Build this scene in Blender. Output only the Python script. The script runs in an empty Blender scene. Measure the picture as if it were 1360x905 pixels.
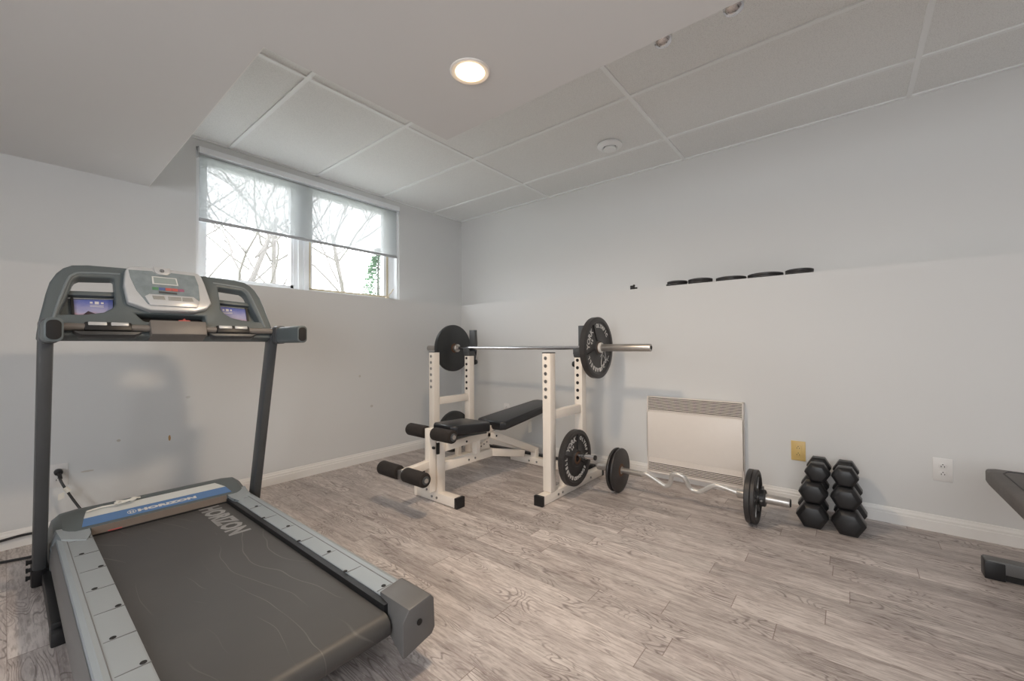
import bpy, bmesh, math, random
from mathutils import Vector, Matrix, Euler
random.seed(7)
PI = math.pi
sc = bpy.context.scene
COL = sc.collection
ORG = {}

# ------------------------------------------------------------------ materials
def newmat(name):
    m = bpy.data.materials.new(name); m.use_nodes = True
    nt = m.node_tree; b = nt.nodes['Principled BSDF']
    return m, nt, b
def N(nt, t, **kw):
    n = nt.nodes.new(t)
    for k, v in kw.items():
        if k in n.inputs: n.inputs[k].default_value = v
        else: setattr(n, k, v)
    return n
def L(nt, a, b): nt.links.new(a, b)
def mth(nt, op, a, b=None, c=None):
    n = nt.nodes.new('ShaderNodeMath'); n.operation = op
    for i, v in enumerate((a, b, c)):
        if v is None: continue
        if isinstance(v, (int, float)): n.inputs[i].default_value = v
        else: L(nt, v, n.inputs[i])
    return n.outputs[0]
def mixc(nt, f, a, b, blend='MIX'):
    n = nt.nodes.new('ShaderNodeMix'); n.data_type = 'RGBA'; n.blend_type = blend
    for i, v in ((0, f), (6, a), (7, b)):
        if isinstance(v, (int, float)): n.inputs[i].default_value = v
        elif isinstance(v, tuple): n.inputs[i].default_value = (*v, 1) if len(v) == 3 else v
        else: L(nt, v, n.inputs[i])
    return n.outputs[2]
def ramp(nt, fac, stops):
    n = nt.nodes.new('ShaderNodeValToRGB'); cr = n.color_ramp
    while len(cr.elements) < len(stops): cr.elements.new(.5)
    for e, (p, c) in zip(cr.elements, stops):
        e.position = p; e.color = (c, c, c, 1) if isinstance(c, (int, float)) else (*c, 1)
    L(nt, fac, n.inputs[0]); return n.outputs[0]
def coords(nt, scale=(1, 1, 1), loc=(0, 0, 0)):
    t = N(nt, 'ShaderNodeTexCoord'); m = N(nt, 'ShaderNodeMapping')
    m.inputs['Scale'].default_value = scale; m.inputs['Location'].default_value = loc
    L(nt, t.outputs['Object'], m.inputs[0]); return m.outputs[0]
def noise(nt, vec, scale, detail=4, rough=.5, dist=0):
    n = N(nt, 'ShaderNodeTexNoise'); n.inputs['Scale'].default_value = scale
    n.inputs['Detail'].default_value = detail; n.inputs['Roughness'].default_value = rough
    n.inputs['Distortion'].default_value = dist
    if vec is not None: L(nt, vec, n.inputs['Vector'])
    return n.outputs[0]
def bump(nt, b, h, strength=.2, dist=.002):
    n = N(nt, 'ShaderNodeBump'); n.inputs['Strength'].default_value = strength
    n.inputs['Distance'].default_value = dist; L(nt, h, n.inputs['Height'])
    L(nt, n.outputs[0], b.inputs['Normal'])
def lin(c):  # sRGB 0-255 -> linear
    return tuple(((v/255)/12.92 if v/255 <= .04045 else ((v/255+.055)/1.055)**2.4) for v in c)
def mat(name, rgb, rough=.5, metal=0, var=.06, nscale=30, bmp=0, bscale=200, spec=None, var2=None):
    m, nt, b = newmat(name)
    c = lin(rgb); v = coords(nt)
    n = noise(nt, v, nscale, 4)
    dark = tuple(x*(1-var) for x in c); lite = tuple(min(1, x*(1+var)) for x in c)
    L(nt, mixc(nt, n, dark, lite), b.inputs['Base Color'])
    b.inputs['Roughness'].default_value = rough; b.inputs['Metallic'].default_value = metal
    if spec is not None: b.inputs['Specular IOR Level'].default_value = spec
    if bmp: bump(nt, b, noise(nt, v, bscale, 3), bmp)
    return m

M = {}
M['wall'] = mat('painted_wall', (219, 219, 218), .62, var=.012, nscale=1.5, bmp=.05, bscale=180)
M['soffit'] = mat('painted_soffit', (222, 221, 220), .65, var=.012, nscale=1.2, bmp=.04, bscale=160)
M['trimwhite'] = mat('white_trim_paint', (236, 234, 231), .4, var=.02)
M['vinyl'] = mat('white_vinyl', (240, 243, 246), .35, var=.01)
M['beigevinyl'] = mat('beige_vinyl', (196, 184, 160), .45, var=.04)
M['tbar'] = mat('ceiling_grid_paint', (240, 242, 242), .4, var=.01)
M['bargrey'] = mat('grey_blind_bar', (176, 178, 182), .4, var=.03)
M['rackwhite'] = mat('cream_powder_coat', (236, 228, 218), .35, var=.03, nscale=12)
M['black'] = mat('black_plastic', (26, 26, 28), .45, var=.15)
M['rubber'] = mat('black_rubber', (32, 32, 34), .38, var=.2, nscale=18, bmp=.1, bscale=90)
M['iron'] = mat('black_painted_iron', (50, 48, 48), .42, var=.2, nscale=40, bmp=.15, bscale=120)
M['ironflat'] = mat('smooth_black_plate', (46, 48, 50), .36, var=.12, nscale=8)
M['rust'] = mat('rusty_hub', (92, 66, 48), .7, var=.4, nscale=60)
M['letter'] = mat('white_plate_lettering', (215, 212, 208), .5, var=.1)
M['chrome'] = mat('chrome', (215, 215, 218), .16, 1, var=.05)
M['zinc'] = mat('brushed_zinc', (214, 212, 208), .38, .55, var=.05)
M['steel'] = mat('worn_steel', (188, 184, 180), .34, .8, var=.18, nscale=25)
M['bolt'] = mat('bolt_steel', (150, 148, 146), .35, .8, var=.1)
M['vinylpad'] = mat('black_vinyl_pad', (32, 33, 37), .32, var=.15, nscale=10, bmp=.15, bscale=150)
M['foam'] = mat('brown_black_foam', (40, 34, 31), .85, var=.25, nscale=50, bmp=.4, bscale=130)
M['tmgrey'] = mat('treadmill_grey_plastic', (92, 100, 102), .42, var=.06, nscale=8)
M['tmrail'] = mat('treadmill_rail_grey', (150, 158, 163), .42, var=.06, nscale=6)
M['tmrail2'] = mat('treadmill_ridge_grey', (122, 130, 133), .35, var=.04)
M['tmcap'] = mat('treadmill_cap_grey', (98, 97, 96), .42, var=.05)
M['tmside'] = mat('treadmill_side_grey', (112, 112, 112), .45, var=.05, nscale=6)
M['tmdark'] = mat('treadmill_dark_steel', (72, 74, 76), .38, var=.08)
M['tmdark2'] = mat('treadmill_box_grey', (116, 111, 107), .45, var=.05)
M['tmbrown'] = mat('treadmill_hood_lip', (128, 116, 106), .5, var=.06)
M['silver'] = mat('silver_plastic', (196, 198, 200), .3, .15, var=.04)
M['consoleface'] = mat('console_face', (132, 142, 146), .22, var=.34, nscale=34)
M['lcd'] = mat('lcd_glass', (150, 160, 158), .15, var=.04)
M['key'] = mat('console_keys', (146, 146, 142), .5, var=.06)
M['red'] = mat('red_plastic', (188, 92, 86), .5)
M['green'] = mat('green_key', (86, 136, 100), .5)
M['bluekey'] = mat('blue_key', (84, 100, 150), .5)
M['pinkkey'] = mat('magenta_key', (152, 92, 122), .5)
M['decalblue'] = mat('blue_decal', (88, 126, 176), .4, var=.04)
M['decalwhite'] = mat('white_decal', (214, 216, 214), .4, var=.04)
M['paper'] = mat('white_paper_tag', (225, 222, 214), .6)
M['heater'] = mat('cream_enamel', (236, 228, 220), .4, var=.015)
M['grilledark'] = mat('grille_interior', (58, 42, 34), .8, var=.3)
M['ivory'] = mat('ivory_plastic', (214, 184, 118), .4, var=.03)
M['outwhite'] = mat('white_outlet_plastic', (228, 226, 224), .4, var=.01)
M['dark'] = mat('dark_slot', (22, 20, 20), .7)
M['lamptrim'] = mat('lamp_trim', (232, 226, 220), .3)
M['benchpad'] = mat('worn_grey_brown_pad', (92, 88, 86), .55, var=.3, nscale=14, bmp=.2, bscale=110)
M['benchfoot'] = mat('grey_bench_frame', (98, 98, 98), .4, var=.08)
M['bark'] = mat('bark', (100, 97, 94), .9, var=.3)
M['pine'] = mat('evergreen_needles', (126, 150, 128), .9, var=.3, nscale=9)
M['snowgrass'] = mat('pale_winter_lawn', (170, 172, 160), .9, var=.2, nscale=2)

# belt
m, nt, b = newmat('treadmill_belt'); v = coords(nt)
base = mixc(nt, noise(nt, v, 4, 5), lin((64, 63, 63)), lin((76, 74, 72)))
vs = coords(nt, (1.5, 1.1, 1)); sxb = N(nt, 'ShaderNodeSeparateXYZ'); L(nt, v, sxb.inputs[0])
wob = mth(nt, 'ADD', mth(nt, 'MULTIPLY', noise(nt, vs, 1.6, 2, .4), .42), mth(nt, 'MULTIPLY', sxb.outputs[1], .12))
l1 = mth(nt, 'ABSOLUTE', mth(nt, 'SUBTRACT', mth(nt, 'FRACT', mth(nt, 'MULTIPLY', mth(nt, 'ADD', sxb.outputs[0], wob), 13)), .5))
line = ramp(nt, l1, ((.0, 1), (.028, 0)))
msk = ramp(nt, noise(nt, coords(nt, (4, 1, 1)), 2.2, 2), ((.47, 0), (.62, 1)))
scuff = mth(nt, 'MULTIPLY', mth(nt, 'MULTIPLY', line, msk), .28)
L(nt, mixc(nt, scuff, base, lin((160, 156, 150))), b.inputs['Base Color'])
b.inputs['Roughness'].default_value = .5
wv = N(nt, 'ShaderNodeTexWave'); wv.inputs['Scale'].default_value = 160; L(nt, v, wv.inputs['Vector'])
bump(nt, b, wv.outputs[1], .08, .001)
M['belt'] = m

# window-wall paint with a few chips and scuffs
m, nt, b = newmat('window_wall_paint'); v = coords(nt)
col = mixc(nt, noise(nt, v, 1.5, 3), lin((215, 216, 216)), lin((220, 221, 221)))
tc = N(nt, 'ShaderNodeTexCoord')
for (x, z, rx, rz, c) in ((-2.398, .425, .007, .020, (176, 138, 92)), (-2.62, .45, .010, .008, (190, 186, 178)), (-2.31, .66, .014, .009, (200, 200, 198)),
                          (-1.05, .46, .016, .014, (196, 194, 190)), (-1.16, .72, .012, .012, (198, 196, 192)), (-2.74, .31, .03, .005, (200, 194, 186))):
    sx = N(nt, 'ShaderNodeSeparateXYZ'); L(nt, tc.outputs['Object'], sx.inputs[0])
    dx = mth(nt, 'DIVIDE', mth(nt, 'SUBTRACT', sx.outputs[0], x), rx); dz = mth(nt, 'DIVIDE', mth(nt, 'SUBTRACT', sx.outputs[2], z), rz)
    d = mth(nt, 'ADD', mth(nt, 'MULTIPLY', dx, dx), mth(nt, 'MULTIPLY', dz, dz))
    d = mth(nt, 'ADD', d, mth(nt, 'MULTIPLY', noise(nt, v, 120, 2), .8))
    f = mth(nt, 'LESS_THAN', d, 1.1)
    col = mixc(nt, f, col, lin(c))
L(nt, col, b.inputs['Base Color']); b.inputs['Roughness'].default_value = .62
bump(nt, b, noise(nt, v, 180, 3), .05)
M['windowwall'] = m

# ceiling tile
m, nt, b = newmat('acoustic_ceiling_tile'); v = coords(nt)
s = noise(nt, v, 260, 3, .7)
L(nt, mixc(nt, ramp(nt, s, ((.35, 0), (.5, 1))), lin((216, 217, 216)), lin((237, 238, 237))), b.inputs['Base Color'])
b.inputs['Roughness'].default_value = .9; bump(nt, b, s, .35, .002)
M['tile'] = m

# floor planks running along Y
m, nt, b = newmat('grey_brown_plank_floor')
PW, PL = .0985, .92
tc = N(nt, 'ShaderNodeTexCoord'); sx = N(nt, 'ShaderNodeSeparateXYZ'); L(nt, tc.outputs['Object'], sx.inputs[0])
X = mth(nt, 'DIVIDE', mth(nt, 'ADD', sx.outputs[0], 10.005), PW); row = mth(nt, 'FLOOR', X); fx = mth(nt, 'FRACT', X)
wn = N(nt, 'ShaderNodeTexWhiteNoise', noise_dimensions='1D'); L(nt, row, wn.inputs['W'])
Y = mth(nt, 'ADD', mth(nt, 'DIVIDE', sx.outputs[1], PL), mth(nt, 'MULTIPLY', wn.outputs[0], 9.3)); cell = mth(nt, 'FLOOR', Y); fy = mth(nt, 'FRACT', Y)
cx = N(nt, 'ShaderNodeCombineXYZ'); L(nt, row, cx.inputs[0]); L(nt, cell, cx.inputs[1])
w2 = N(nt, 'ShaderNodeTexWhiteNoise', noise_dimensions='2D'); L(nt, cx.outputs[0], w2.inputs['Vector'])
off = N(nt, 'ShaderNodeVectorMath', operation='SCALE'); off.inputs['Scale'].default_value = 7.0; L(nt, w2.outputs['Color'], off.inputs[0])
gv = N(nt, 'ShaderNodeVectorMath', operation='ADD'); L(nt, tc.outputs['Object'], gv.inputs[0]); L(nt, off.outputs[0], gv.inputs[1])
g1 = N(nt, 'ShaderNodeMapping'); g1.inputs['Scale'].default_value = (11, 1.7, 1); L(nt, gv.outputs[0], g1.inputs[0])
big = noise(nt, g1.outputs[0], 1.0, 5, .55, .9)
g2 = N(nt, 'ShaderNodeMapping'); g2.inputs['Scale'].default_value = (130, 14, 1); L(nt, gv.outputs[0], g2.inputs[0])
fine = noise(nt, g2.outputs[0], 1.0, 4, .6, .3)
g3 = N(nt, 'ShaderNodeMapping'); g3.inputs['Scale'].default_value = (9, 2.2, 1); L(nt, gv.outputs[0], g3.inputs[0])
ring = noise(nt, g3.outputs[0], 1.0, 2, .5, .35)
rings = mth(nt, 'ABSOLUTE', mth(nt, 'SUBTRACT', mth(nt, 'FRACT', mth(nt, 'MULTIPLY', ring, 26)), .5))
rline = ramp(nt, rings, ((.05, 1), (.2, 0)))
rmask = ramp(nt, noise(nt, gv.outputs[0], 4.0, 2), ((.47, 0), (.57, 1)))
col = mixc(nt, ramp(nt, big, ((.34, 0), (.66, 1))), lin((166, 156, 153)), lin((213, 205, 201)))
col = mixc(nt, mth(nt, 'MULTIPLY', ramp(nt, fine, ((.36, 1), (.56, 0))), .55), col, lin((134, 122, 116)))
col = mixc(nt, mth(nt, 'MULTIPLY', mth(nt, 'MULTIPLY', rline, rmask), .7), col, lin((112, 101, 97)))
g4 = N(nt, 'ShaderNodeMapping'); g4.inputs['Scale'].default_value = (210, 26, 1); L(nt, gv.outputs[0], g4.inputs[0])
fleck = ramp(nt, noise(nt, g4.outputs[0], 1.0, 3, .7, .5), ((.54, 0), (.68, 1)))
col = mixc(nt, mth(nt, 'MULTIPLY', fleck, .5), col, lin((222, 214, 208)))
tone = mth(nt, 'ADD', mth(nt, 'MULTIPLY', w2.outputs[0], .24), .86)
tn = N(nt, 'ShaderNodeVectorMath', operation='SCALE'); L(nt, col, tn.inputs[0]); L(nt, tone, tn.inputs['Scale'])
ex = mth(nt, 'MINIMUM', fx, mth(nt, 'SUBTRACT', 1.0, fx)); ey = mth(nt, 'MINIMUM', fy, mth(nt, 'SUBTRACT', 1.0, fy))
seam = mth(nt, 'MAXIMUM', mth(nt, 'MULTIPLY', mth(nt, 'LESS_THAN', ex, .011), .5), mth(nt, 'MULTIPLY', mth(nt, 'LESS_THAN', ey, .0016), .8))
col = mixc(nt, mth(nt, 'MULTIPLY', seam, .8), tn.outputs[0], lin((112, 92, 84)))
L(nt, col, b.inputs['Base Color'])
b.inputs['Roughness'].default_value = .42; b.inputs['Specular IOR Level'].default_value = .4
hh = mth(nt, 'SUBTRACT', mth(nt, 'MULTIPLY', fine, .5), mth(nt, 'MULTIPLY', seam, 1.2)); bump(nt, b, hh, .22, .0015)
M['floor'] = m

def emit(name, rgb, s):
    m = bpy.data.materials.new(name); m.use_nodes = True; nt = m.node_tree; nt.nodes.clear()
    e = N(nt, 'ShaderNodeEmission'); e.inputs[0].default_value = (*rgb, 1); e.inputs[1].default_value = s
    o = N(nt, 'ShaderNodeOutputMaterial'); L(nt, e.outputs[0], o.inputs[0]); return m
M['bulb'] = emit('lamp_glow', (1, .74, .44), 13)

# glass and blind fabric
m, nt, b = newmat('window_glass')
b.inputs['Transmission Weight'].default_value = 1; b.inputs['Roughness'].default_value = 0; b.inputs['IOR'].default_value = 1.0
b.inputs['Base Color'].default_value = (.95, .98, .97, 1)
g = N(nt, 'ShaderNodeBsdfGlossy'); g.inputs['Roughness'].default_value = .02
t = N(nt, 'ShaderNodeBsdfTransparent'); t.inputs[0].default_value = (.95, .95, .95, 1)
mx = N(nt, 'ShaderNodeMixShader'); mx.inputs[0].default_value = .04
L(nt, t.outputs[0], mx.inputs[1]); L(nt, g.outputs[0], mx.inputs[2]); L(nt, mx.outputs[0], nt.nodes['Material Output'].inputs[0])
M['glass'] = m
m = bpy.data.materials.new('sheer_blind_fabric'); m.use_nodes = True; nt = m.node_tree; nt.nodes.clear()
v = coords(nt, (1, 1, 1))
wa = N(nt, 'ShaderNodeTexWave', bands_direction='Z'); wa.inputs['Scale'].default_value = 90; wa.inputs['Distortion'].default_value = 2; L(nt, v, wa.inputs['Vector'])
cfab = mixc(nt, wa.outputs[1], (.70, .73, .74), (.80, .82, .82)); cthin = mixc(nt, wa.outputs[1], (.34, .35, .355), (.42, .43, .435))
t = N(nt, 'ShaderNodeBsdfTransparent'); tl = N(nt, 'ShaderNodeBsdfTranslucent'); df = N(nt, 'ShaderNodeBsdfDiffuse')
L(nt, cthin, tl.inputs[0]); L(nt, cfab, df.inputs[0])
m1 = N(nt, 'ShaderNodeMixShader'); m1.inputs[0].default_value = .40; L(nt, tl.outputs[0], m1.inputs[1]); L(nt, df.outputs[0], m1.inputs[2])
m2 = N(nt, 'ShaderNodeMixShader'); m2.inputs[0].default_value = .69; L(nt, t.outputs[0], m2.inputs[1]); L(nt, m1.outputs[0], m2.inputs[2])
o = N(nt, 'ShaderNodeOutputMaterial'); L(nt, m2.outputs[0], o.inputs[0])
M['fabric'] = m
# sunset picture on the console displays
m, nt, b = newmat('sunset_picture'); tc = N(nt, 'ShaderNodeTexCoord'); sx = N(nt, 'ShaderNodeSeparateXYZ'); L(nt, tc.outputs['Generated'], sx.inputs[0])
f = mth(nt, 'ADD', sx.outputs[2], mth(nt, 'MULTIPLY', mth(nt, 'SUBTRACT', noise(nt, tc.outputs['Generated'], 3, 3), .5), .5))
n = nt.nodes.new('ShaderNodeValToRGB'); cr = n.color_ramp; L(nt, f, n.inputs[0])
cr.elements[0].position = .05; cr.elements[0].color = (*lin((206, 120, 84)), 1)
cr.elements[1].position = .95; cr.elements[1].color = (*lin((92, 104, 176)), 1)
e = cr.elements.new(.42); e.color = (*lin((168, 166, 196)), 1)
L(nt, n.outputs[0], b.inputs['Base Color']); b.inputs['Roughness'].default_value = .25
M['picture'] = m
M['mountain'] = mat('picture_dark_mountain', (58, 44, 50), .4)

# ------------------------------------------------------------------ mesh builder
class MB:
    def __init__(s): s.bm = bmesh.new(); s.mi = 0
    def _mark(s, faces):
        for f in faces: f.material_index = s.mi
    def box(s, c, size, rot=None, bev=0, seg=2):
        r = bmesh.ops.create_cube(s.bm, size=1)
        vs = r['verts']
        Mx = Matrix.Translation(Vector(c)) @ (rot.to_4x4() if rot else Matrix.Identity(4)) @ Matrix.Diagonal((*size, 1))
        bmesh.ops.transform(s.bm, matrix=Mx, verts=vs)
        fs = list({f for v in vs for f in v.link_faces}); s._mark(fs)
        if bev:
            es = list({e for v in vs for e in v.link_edges})
            rr = bmesh.ops.bevel(s.bm, geom=es, offset=bev, segments=seg, profile=.5, affect='EDGES', clamp_overlap=True)
            s._mark(rr['faces'])
        return s
    def b2(s, lo, hi, bev=0, seg=2):
        return s.box([(a+b)/2 for a, b in zip(lo, hi)], [abs(b-a) for a, b in zip(lo, hi)], None, bev, seg)
    def bar(s, p0, p1, w, h, bev=0, up=(0, 0, 1)):
        p0, p1 = Vector(p0), Vector(p1); d = p1-p0; ln = d.length; d.normalize()
        upv = Vector(up)
        if abs(d.dot(upv)) > .99: upv = Vector((1, 0, 0))
        sx = upv.cross(d).normalized(); uu = d.cross(sx)
        R = Matrix((sx, d, uu)).transposed()
        return s.box((p0+p1)/2, (w, ln, h), R, bev)
    def lathe(s, prof, p0, axis, seg=32, close=False):
        # prof: list of (t along axis, radius)
        a = Vector(axis).normalized(); p0 = Vector(p0)
        u = a.orthogonal().normalized(); w = a.cross(u)
        rings = []
        for t, r in prof:
            if r < 1e-6: rings.append([s.bm.verts.new(p0+a*t)])
            else: rings.append([s.bm.verts.new(p0+a*t+(u*math.cos(k*2*PI/seg)+w*math.sin(k*2*PI/seg))*r) for k in range(seg)])
        pairs = list(zip(rings, rings[1:]))
        if close: pairs.append((rings[-1], rings[0]))
        nf = []
        for A, B in pairs:
            if len(A) == 1 and len(B) == 1: continue
            for k in range(seg):
                j = (k+1) % seg
                if len(A) == 1: nf.append(s.bm.faces.new((A[0], B[j], B[k])))
                elif len(B) == 1: nf.append(s.bm.faces.new((A[k], A[j], B[0])))
                else: nf.append(s.bm.faces.new((A[k], A[j], B[j], B[k])))
        s._mark(nf); return s
    def cyl(s, p0, p1, r, seg=24, r2=None, bev=0):
        p0, p1 = Vector(p0), Vector(p1); ln = (p1-p0).length; r2 = r if r2 is None else r2
        if bev: pr = [(0, 0), (0, r-bev), (bev*.3, r-bev*.3), (bev, r), (ln-bev, r2), (ln-bev*.3, r2-bev*.3), (ln, r2-bev), (ln, 0)]
        else: pr = [(0, 0), (0, r), (ln, r2), (ln, 0)]
        return s.lathe(pr, p0, p1-p0, seg)
    def tube(s, pts, r, seg=10, rad=None, sub=0):
        P = [Vector(p) for p in pts]
        if sub:
            Q = []
            for i in range(len(P)-1):
                a = P[max(i-1, 0)]; b_ = P[i]; c = P[i+1]; d = P[min(i+2, len(P)-1)]
                for k in range(sub):
                    t = k/sub
                    Q.append(.5*((2*b_)+(c-a)*t+(2*a-5*b_+4*c-d)*t*t+(3*b_-a-3*c+d)*t**3))
            Q.append(P[-1]); P = Q
        rings = []; nrm = None
        for i, p in enumerate(P):
            d = (P[min(i+1, len(P)-1)]-P[max(i-1, 0)]).normalized()
            if nrm is None: nrm = d.orthogonal().normalized()
            else: nrm = (nrm-d*nrm.dot(d)).normalized()
            w = d.cross(nrm); rr = r if rad is None else rad[0]+(rad[1]-rad[0])*i/(len(P)-1)
            rings.append([s.bm.verts.new(p+(nrm*math.cos(k*2*PI/seg)+w*math.sin(k*2*PI/seg))*rr) for k in range(seg)])
        nf = []
        for A, B in zip(rings, rings[1:]):
            for k in range(seg):
                j = (k+1) % seg; nf.append(s.bm.faces.new((A[k], A[j], B[j], B[k])))
        nf.append(s.bm.faces.new(rings[0][::-1])); nf.append(s.bm.faces.new(rings[-1]))
        s._mark(nf); return s
    def prism(s, poly, O, U, V, W, th, bev=0, seg=2, holes=()):
        # polygon in (u,v) on plane O,U,V extruded th along W; optional holes
        O, U, V, W = Vector(O), Vector(U), Vector(V), Vector(W)
        tmp = bmesh.new(); es = []
        for lp in (poly, *holes):
            vs = [tmp.verts.new(O+U*a+V*b_) for a, b_ in lp]
            es += [tmp.edges.new((vs[i], vs[(i+1) % len(vs)])) for i in range(len(vs))]
        if holes: fs = [g for g in bmesh.ops.triangle_fill(tmp, use_beauty=True, use_dissolve=False, edges=es)['geom'] if isinstance(g, bmesh.types.BMFace)]
        else: fs = [tmp.faces.new(list(tmp.verts))]
        r = bmesh.ops.extrude_face_region(tmp, geom=fs)
        bmesh.ops.translate(tmp, vec=W*th, verts=[g for g in r['geom'] if isinstance(g, bmesh.types.BMVert)])
        bmesh.ops.recalc_face_normals(tmp, faces=tmp.faces)
        if bev:
            eb = [e for e in tmp.edges if len(e.link_faces) == 2 and e.calc_face_angle(0) > .9]
            bmesh.ops.bevel(tmp, geom=eb, offset=bev, segments=seg, profile=.5, affect='EDGES', clamp_overlap=True)
        for f in tmp.faces: f.material_index = s.mi
        me = bpy.data.meshes.new('t'); tmp.to_mesh(me); tmp.free(); s.bm.from_mesh(me); bpy.data.meshes.remove(me)
        return s
    def raw(s, verts, faces):
        vs = [s.bm.verts.new(v) for v in verts]
        nf = []
        for f in faces:
            try: nf.append(s.bm.faces.new([vs[i] for i in f]))
            except ValueError: pass
        s._mark(nf); return s
    def xf(s, mx): bmesh.ops.transform(s.bm, matrix=mx, verts=s.bm.verts); return s

def base(o, parent):
    return ORG.get(parent.name, Vector((0, 0, 0))) if parent else Vector((0, 0, 0))
def obj(name, mb, mats, parent=None, smooth=True, angle=35, recalc=True, org=None):
    bm = mb.bm
    if recalc: bmesh.ops.recalc_face_normals(bm, faces=bm.faces)
    if smooth:
        for f in bm.faces: f.smooth = True
        a = math.radians(angle)
        for e in bm.edges:
            if len(e.link_faces) == 2 and e.calc_face_angle(0) > a: e.smooth = False
    me = bpy.data.meshes.new(name)
    o = Vector(org) if org is not None and parent is None else (ORG[parent.name] if parent else Vector((0, 0, 0)))
    bmesh.ops.translate(bm, vec=-o, verts=bm.verts)
    bm.to_mesh(me); bm.free()
    for mm in (mats if isinstance(mats, (list, tuple)) else [mats]): me.materials.append(M[mm])
    ob = bpy.data.objects.new(name, me); COL.objects.link(ob)
    ob.parent = parent
    if parent is None: ob.location = o
    ORG[ob.name] = o
    return ob
def tag(o, label=None, cat=None, group=None, kind=None):
    if label: o['label'] = label
    if cat: o['category'] = cat
    if group: o['group'] = group
    if kind: o['kind'] = kind
    return o
def thing(name, loc, label, cat, group=None):
    o = bpy.data.objects.new(name, None); COL.objects.link(o); o.location = loc; o.empty_display_size = .1
    ORG[o.name] = Vector(loc); return tag(o, label, cat, group)
def struct(name, mb, mats, label=None, **k):
    return tag(obj(name, mb, mats, **k), label, None, None, 'structure')
def copy_tree(o, parent=None):
    c = o.copy(); COL.objects.link(c); c.parent = parent
    for ch in [x for x in bpy.data.objects if x.parent == o]: copy_tree(ch, c)
    return c

_tc = {}
def glyphs(txt, size=1.0, bold=0.0, extrude=.002, sx=1.0):
    key = (txt, size, bold, extrude, sx)
    if key in _tc: return _tc[key]
    cu = bpy.data.curves.new('t', 'FONT'); cu.body = txt; cu.size = size; cu.offset = bold; cu.extrude = extrude
    cu.align_x = 'CENTER'; cu.resolution_u = 2
    ob = bpy.data.objects.new('t', cu); COL.objects.link(ob); bpy.context.view_layer.update()
    me = bpy.data.meshes.new_from_object(ob.evaluated_get(bpy.context.evaluated_depsgraph_get()))
    vs = [Vector((v.co.x*sx, v.co.y, v.co.z)) for v in me.vertices]; fs = [tuple(p.vertices) for p in me.polygons]
    bpy.data.objects.remove(ob); bpy.data.curves.remove(cu); bpy.data.meshes.remove(me)
    _tc[key] = (vs, fs); return vs, fs
def put_text(mb, txt, O, U, V, size, bold=.0, extrude=.0008, sx=1.0, W=None):
    O, U, V = Vector(O), Vector(U).normalized(), Vector(V).normalized(); W = W or U.cross(V)
    vs, fs = glyphs(txt, size, bold, extrude, sx)
    mb.raw([O+U*v.x+V*v.y+W*v.z for v in vs], fs)

# ------------------------------------------------------------------ room shell
H, ZL, D = 2.3565, 1.3914, .2
X0, Y0 = -4.7, -5.8      # unseen far walls behind the camera
CX1, SE = -1.628, -1.5975  # soffit corner
LX = -2.466              # right edge of the left sloped panel
ZS = 2.0

f = MB().b2((X0, Y0, -.05), (D+.1, D+.1, 0)); struct('floor', f, 'floor', 'grey brown oak look plank floor')
# heater wall: thick lower part with a ledge, recessed upper part
w = MB().b2((0, Y0, 0), (.45, .45, ZL)).b2((D, Y0, ZL), (.45, .45, H+.1)); struct('wall_right', w, 'wall', 'white painted wall with a shallow ledge and recessed upper half', smooth=False)
# window wall
WX0, WX1, WZ1 = -2.228, -.626, 2.308
w = MB().b2((X0, 0, 0), (0, .45, ZL)).b2((X0, D, ZL), (WX0, .45, H+.1)).b2((WX1, D, ZL), (D, .45, H+.1)).b2((WX0, D, WZ1), (WX1, .45, H+.1))
struct('wall_back', w, 'windowwall', 'white painted wall with the high window above its ledge', smooth=False)
LY0, LY1, LZ0, LZ1 = -4.7, -2.3, .75, 1.93  # opening cut in the unseen wall for the added fill window
w = MB().b2((X0-.15, Y0, 0), (X0, LY0, H+.1)).b2((X0-.15, LY1, 0), (X0, .45, H+.1)).b2((X0-.15, LY0, 0), (X0, LY1, LZ0)).b2((X0-.15, LY0, LZ1), (X0, LY1, H+.1))
struct('wall_left', w, 'wall', smooth=False)
struct('wall_front', MB().b2((X0, Y0-.1, 0), (.45, Y0, H+.1)), 'wall', smooth=False)
struct('ceiling', MB().b2((X0, Y0, H+.006), (D+.1, D+.1, H+.08)), 'tile', 'suspended ceiling of textured white tiles')
GX, GY = -2.0412, -.9924
g = MB()
for i in range(-4, 4):
    x = GX+.61*i; g.b2((x-.012, Y0, H-.002), (x+.012, D, H+.012), .0015, 1)
for j in range(-1, 5):
    y = GY-1.22*j; 
    if y > D: continue
    g.b2((X0, y-.012, H-.002), (D, y+.012, H+.0115), .0015, 1)
g.b2((X0, D-.022, H-.002), (D, D, H+.01)); g.b2((D-.022, Y0, H-.002), (D, D, H+.01))
struct('trim_1', g, 'tbar', 'white metal grid holding the ceiling tiles')
# dropped soffit and the lower, gently sloping panel at the left
s = MB().b2((X0, Y0, ZS), (CX1, SE, H)); struct('trim_2', s, 'soffit', 'dropped drywall soffit with the round ceiling light', smooth=False)
s = MB()
s.prism([(SE, ZS), (D, 1.966), (D, H), (SE, H)], (X0, 0, 0), (0, 1, 0), (0, 0, 1), (1, 0, 0), LX-X0)
struct('trim_3', s, 'soffit', 'lower drywall panel sloping towards the window wall', smooth=False)
# white corner bead along panel edge
struct('trim_4', MB().bar((LX+.001, SE, ZS+.004), (LX+.001, D, 1.970), .003, .008), 'trimwhite', 'thin white corner bead on the edge of the low panel')
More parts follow.
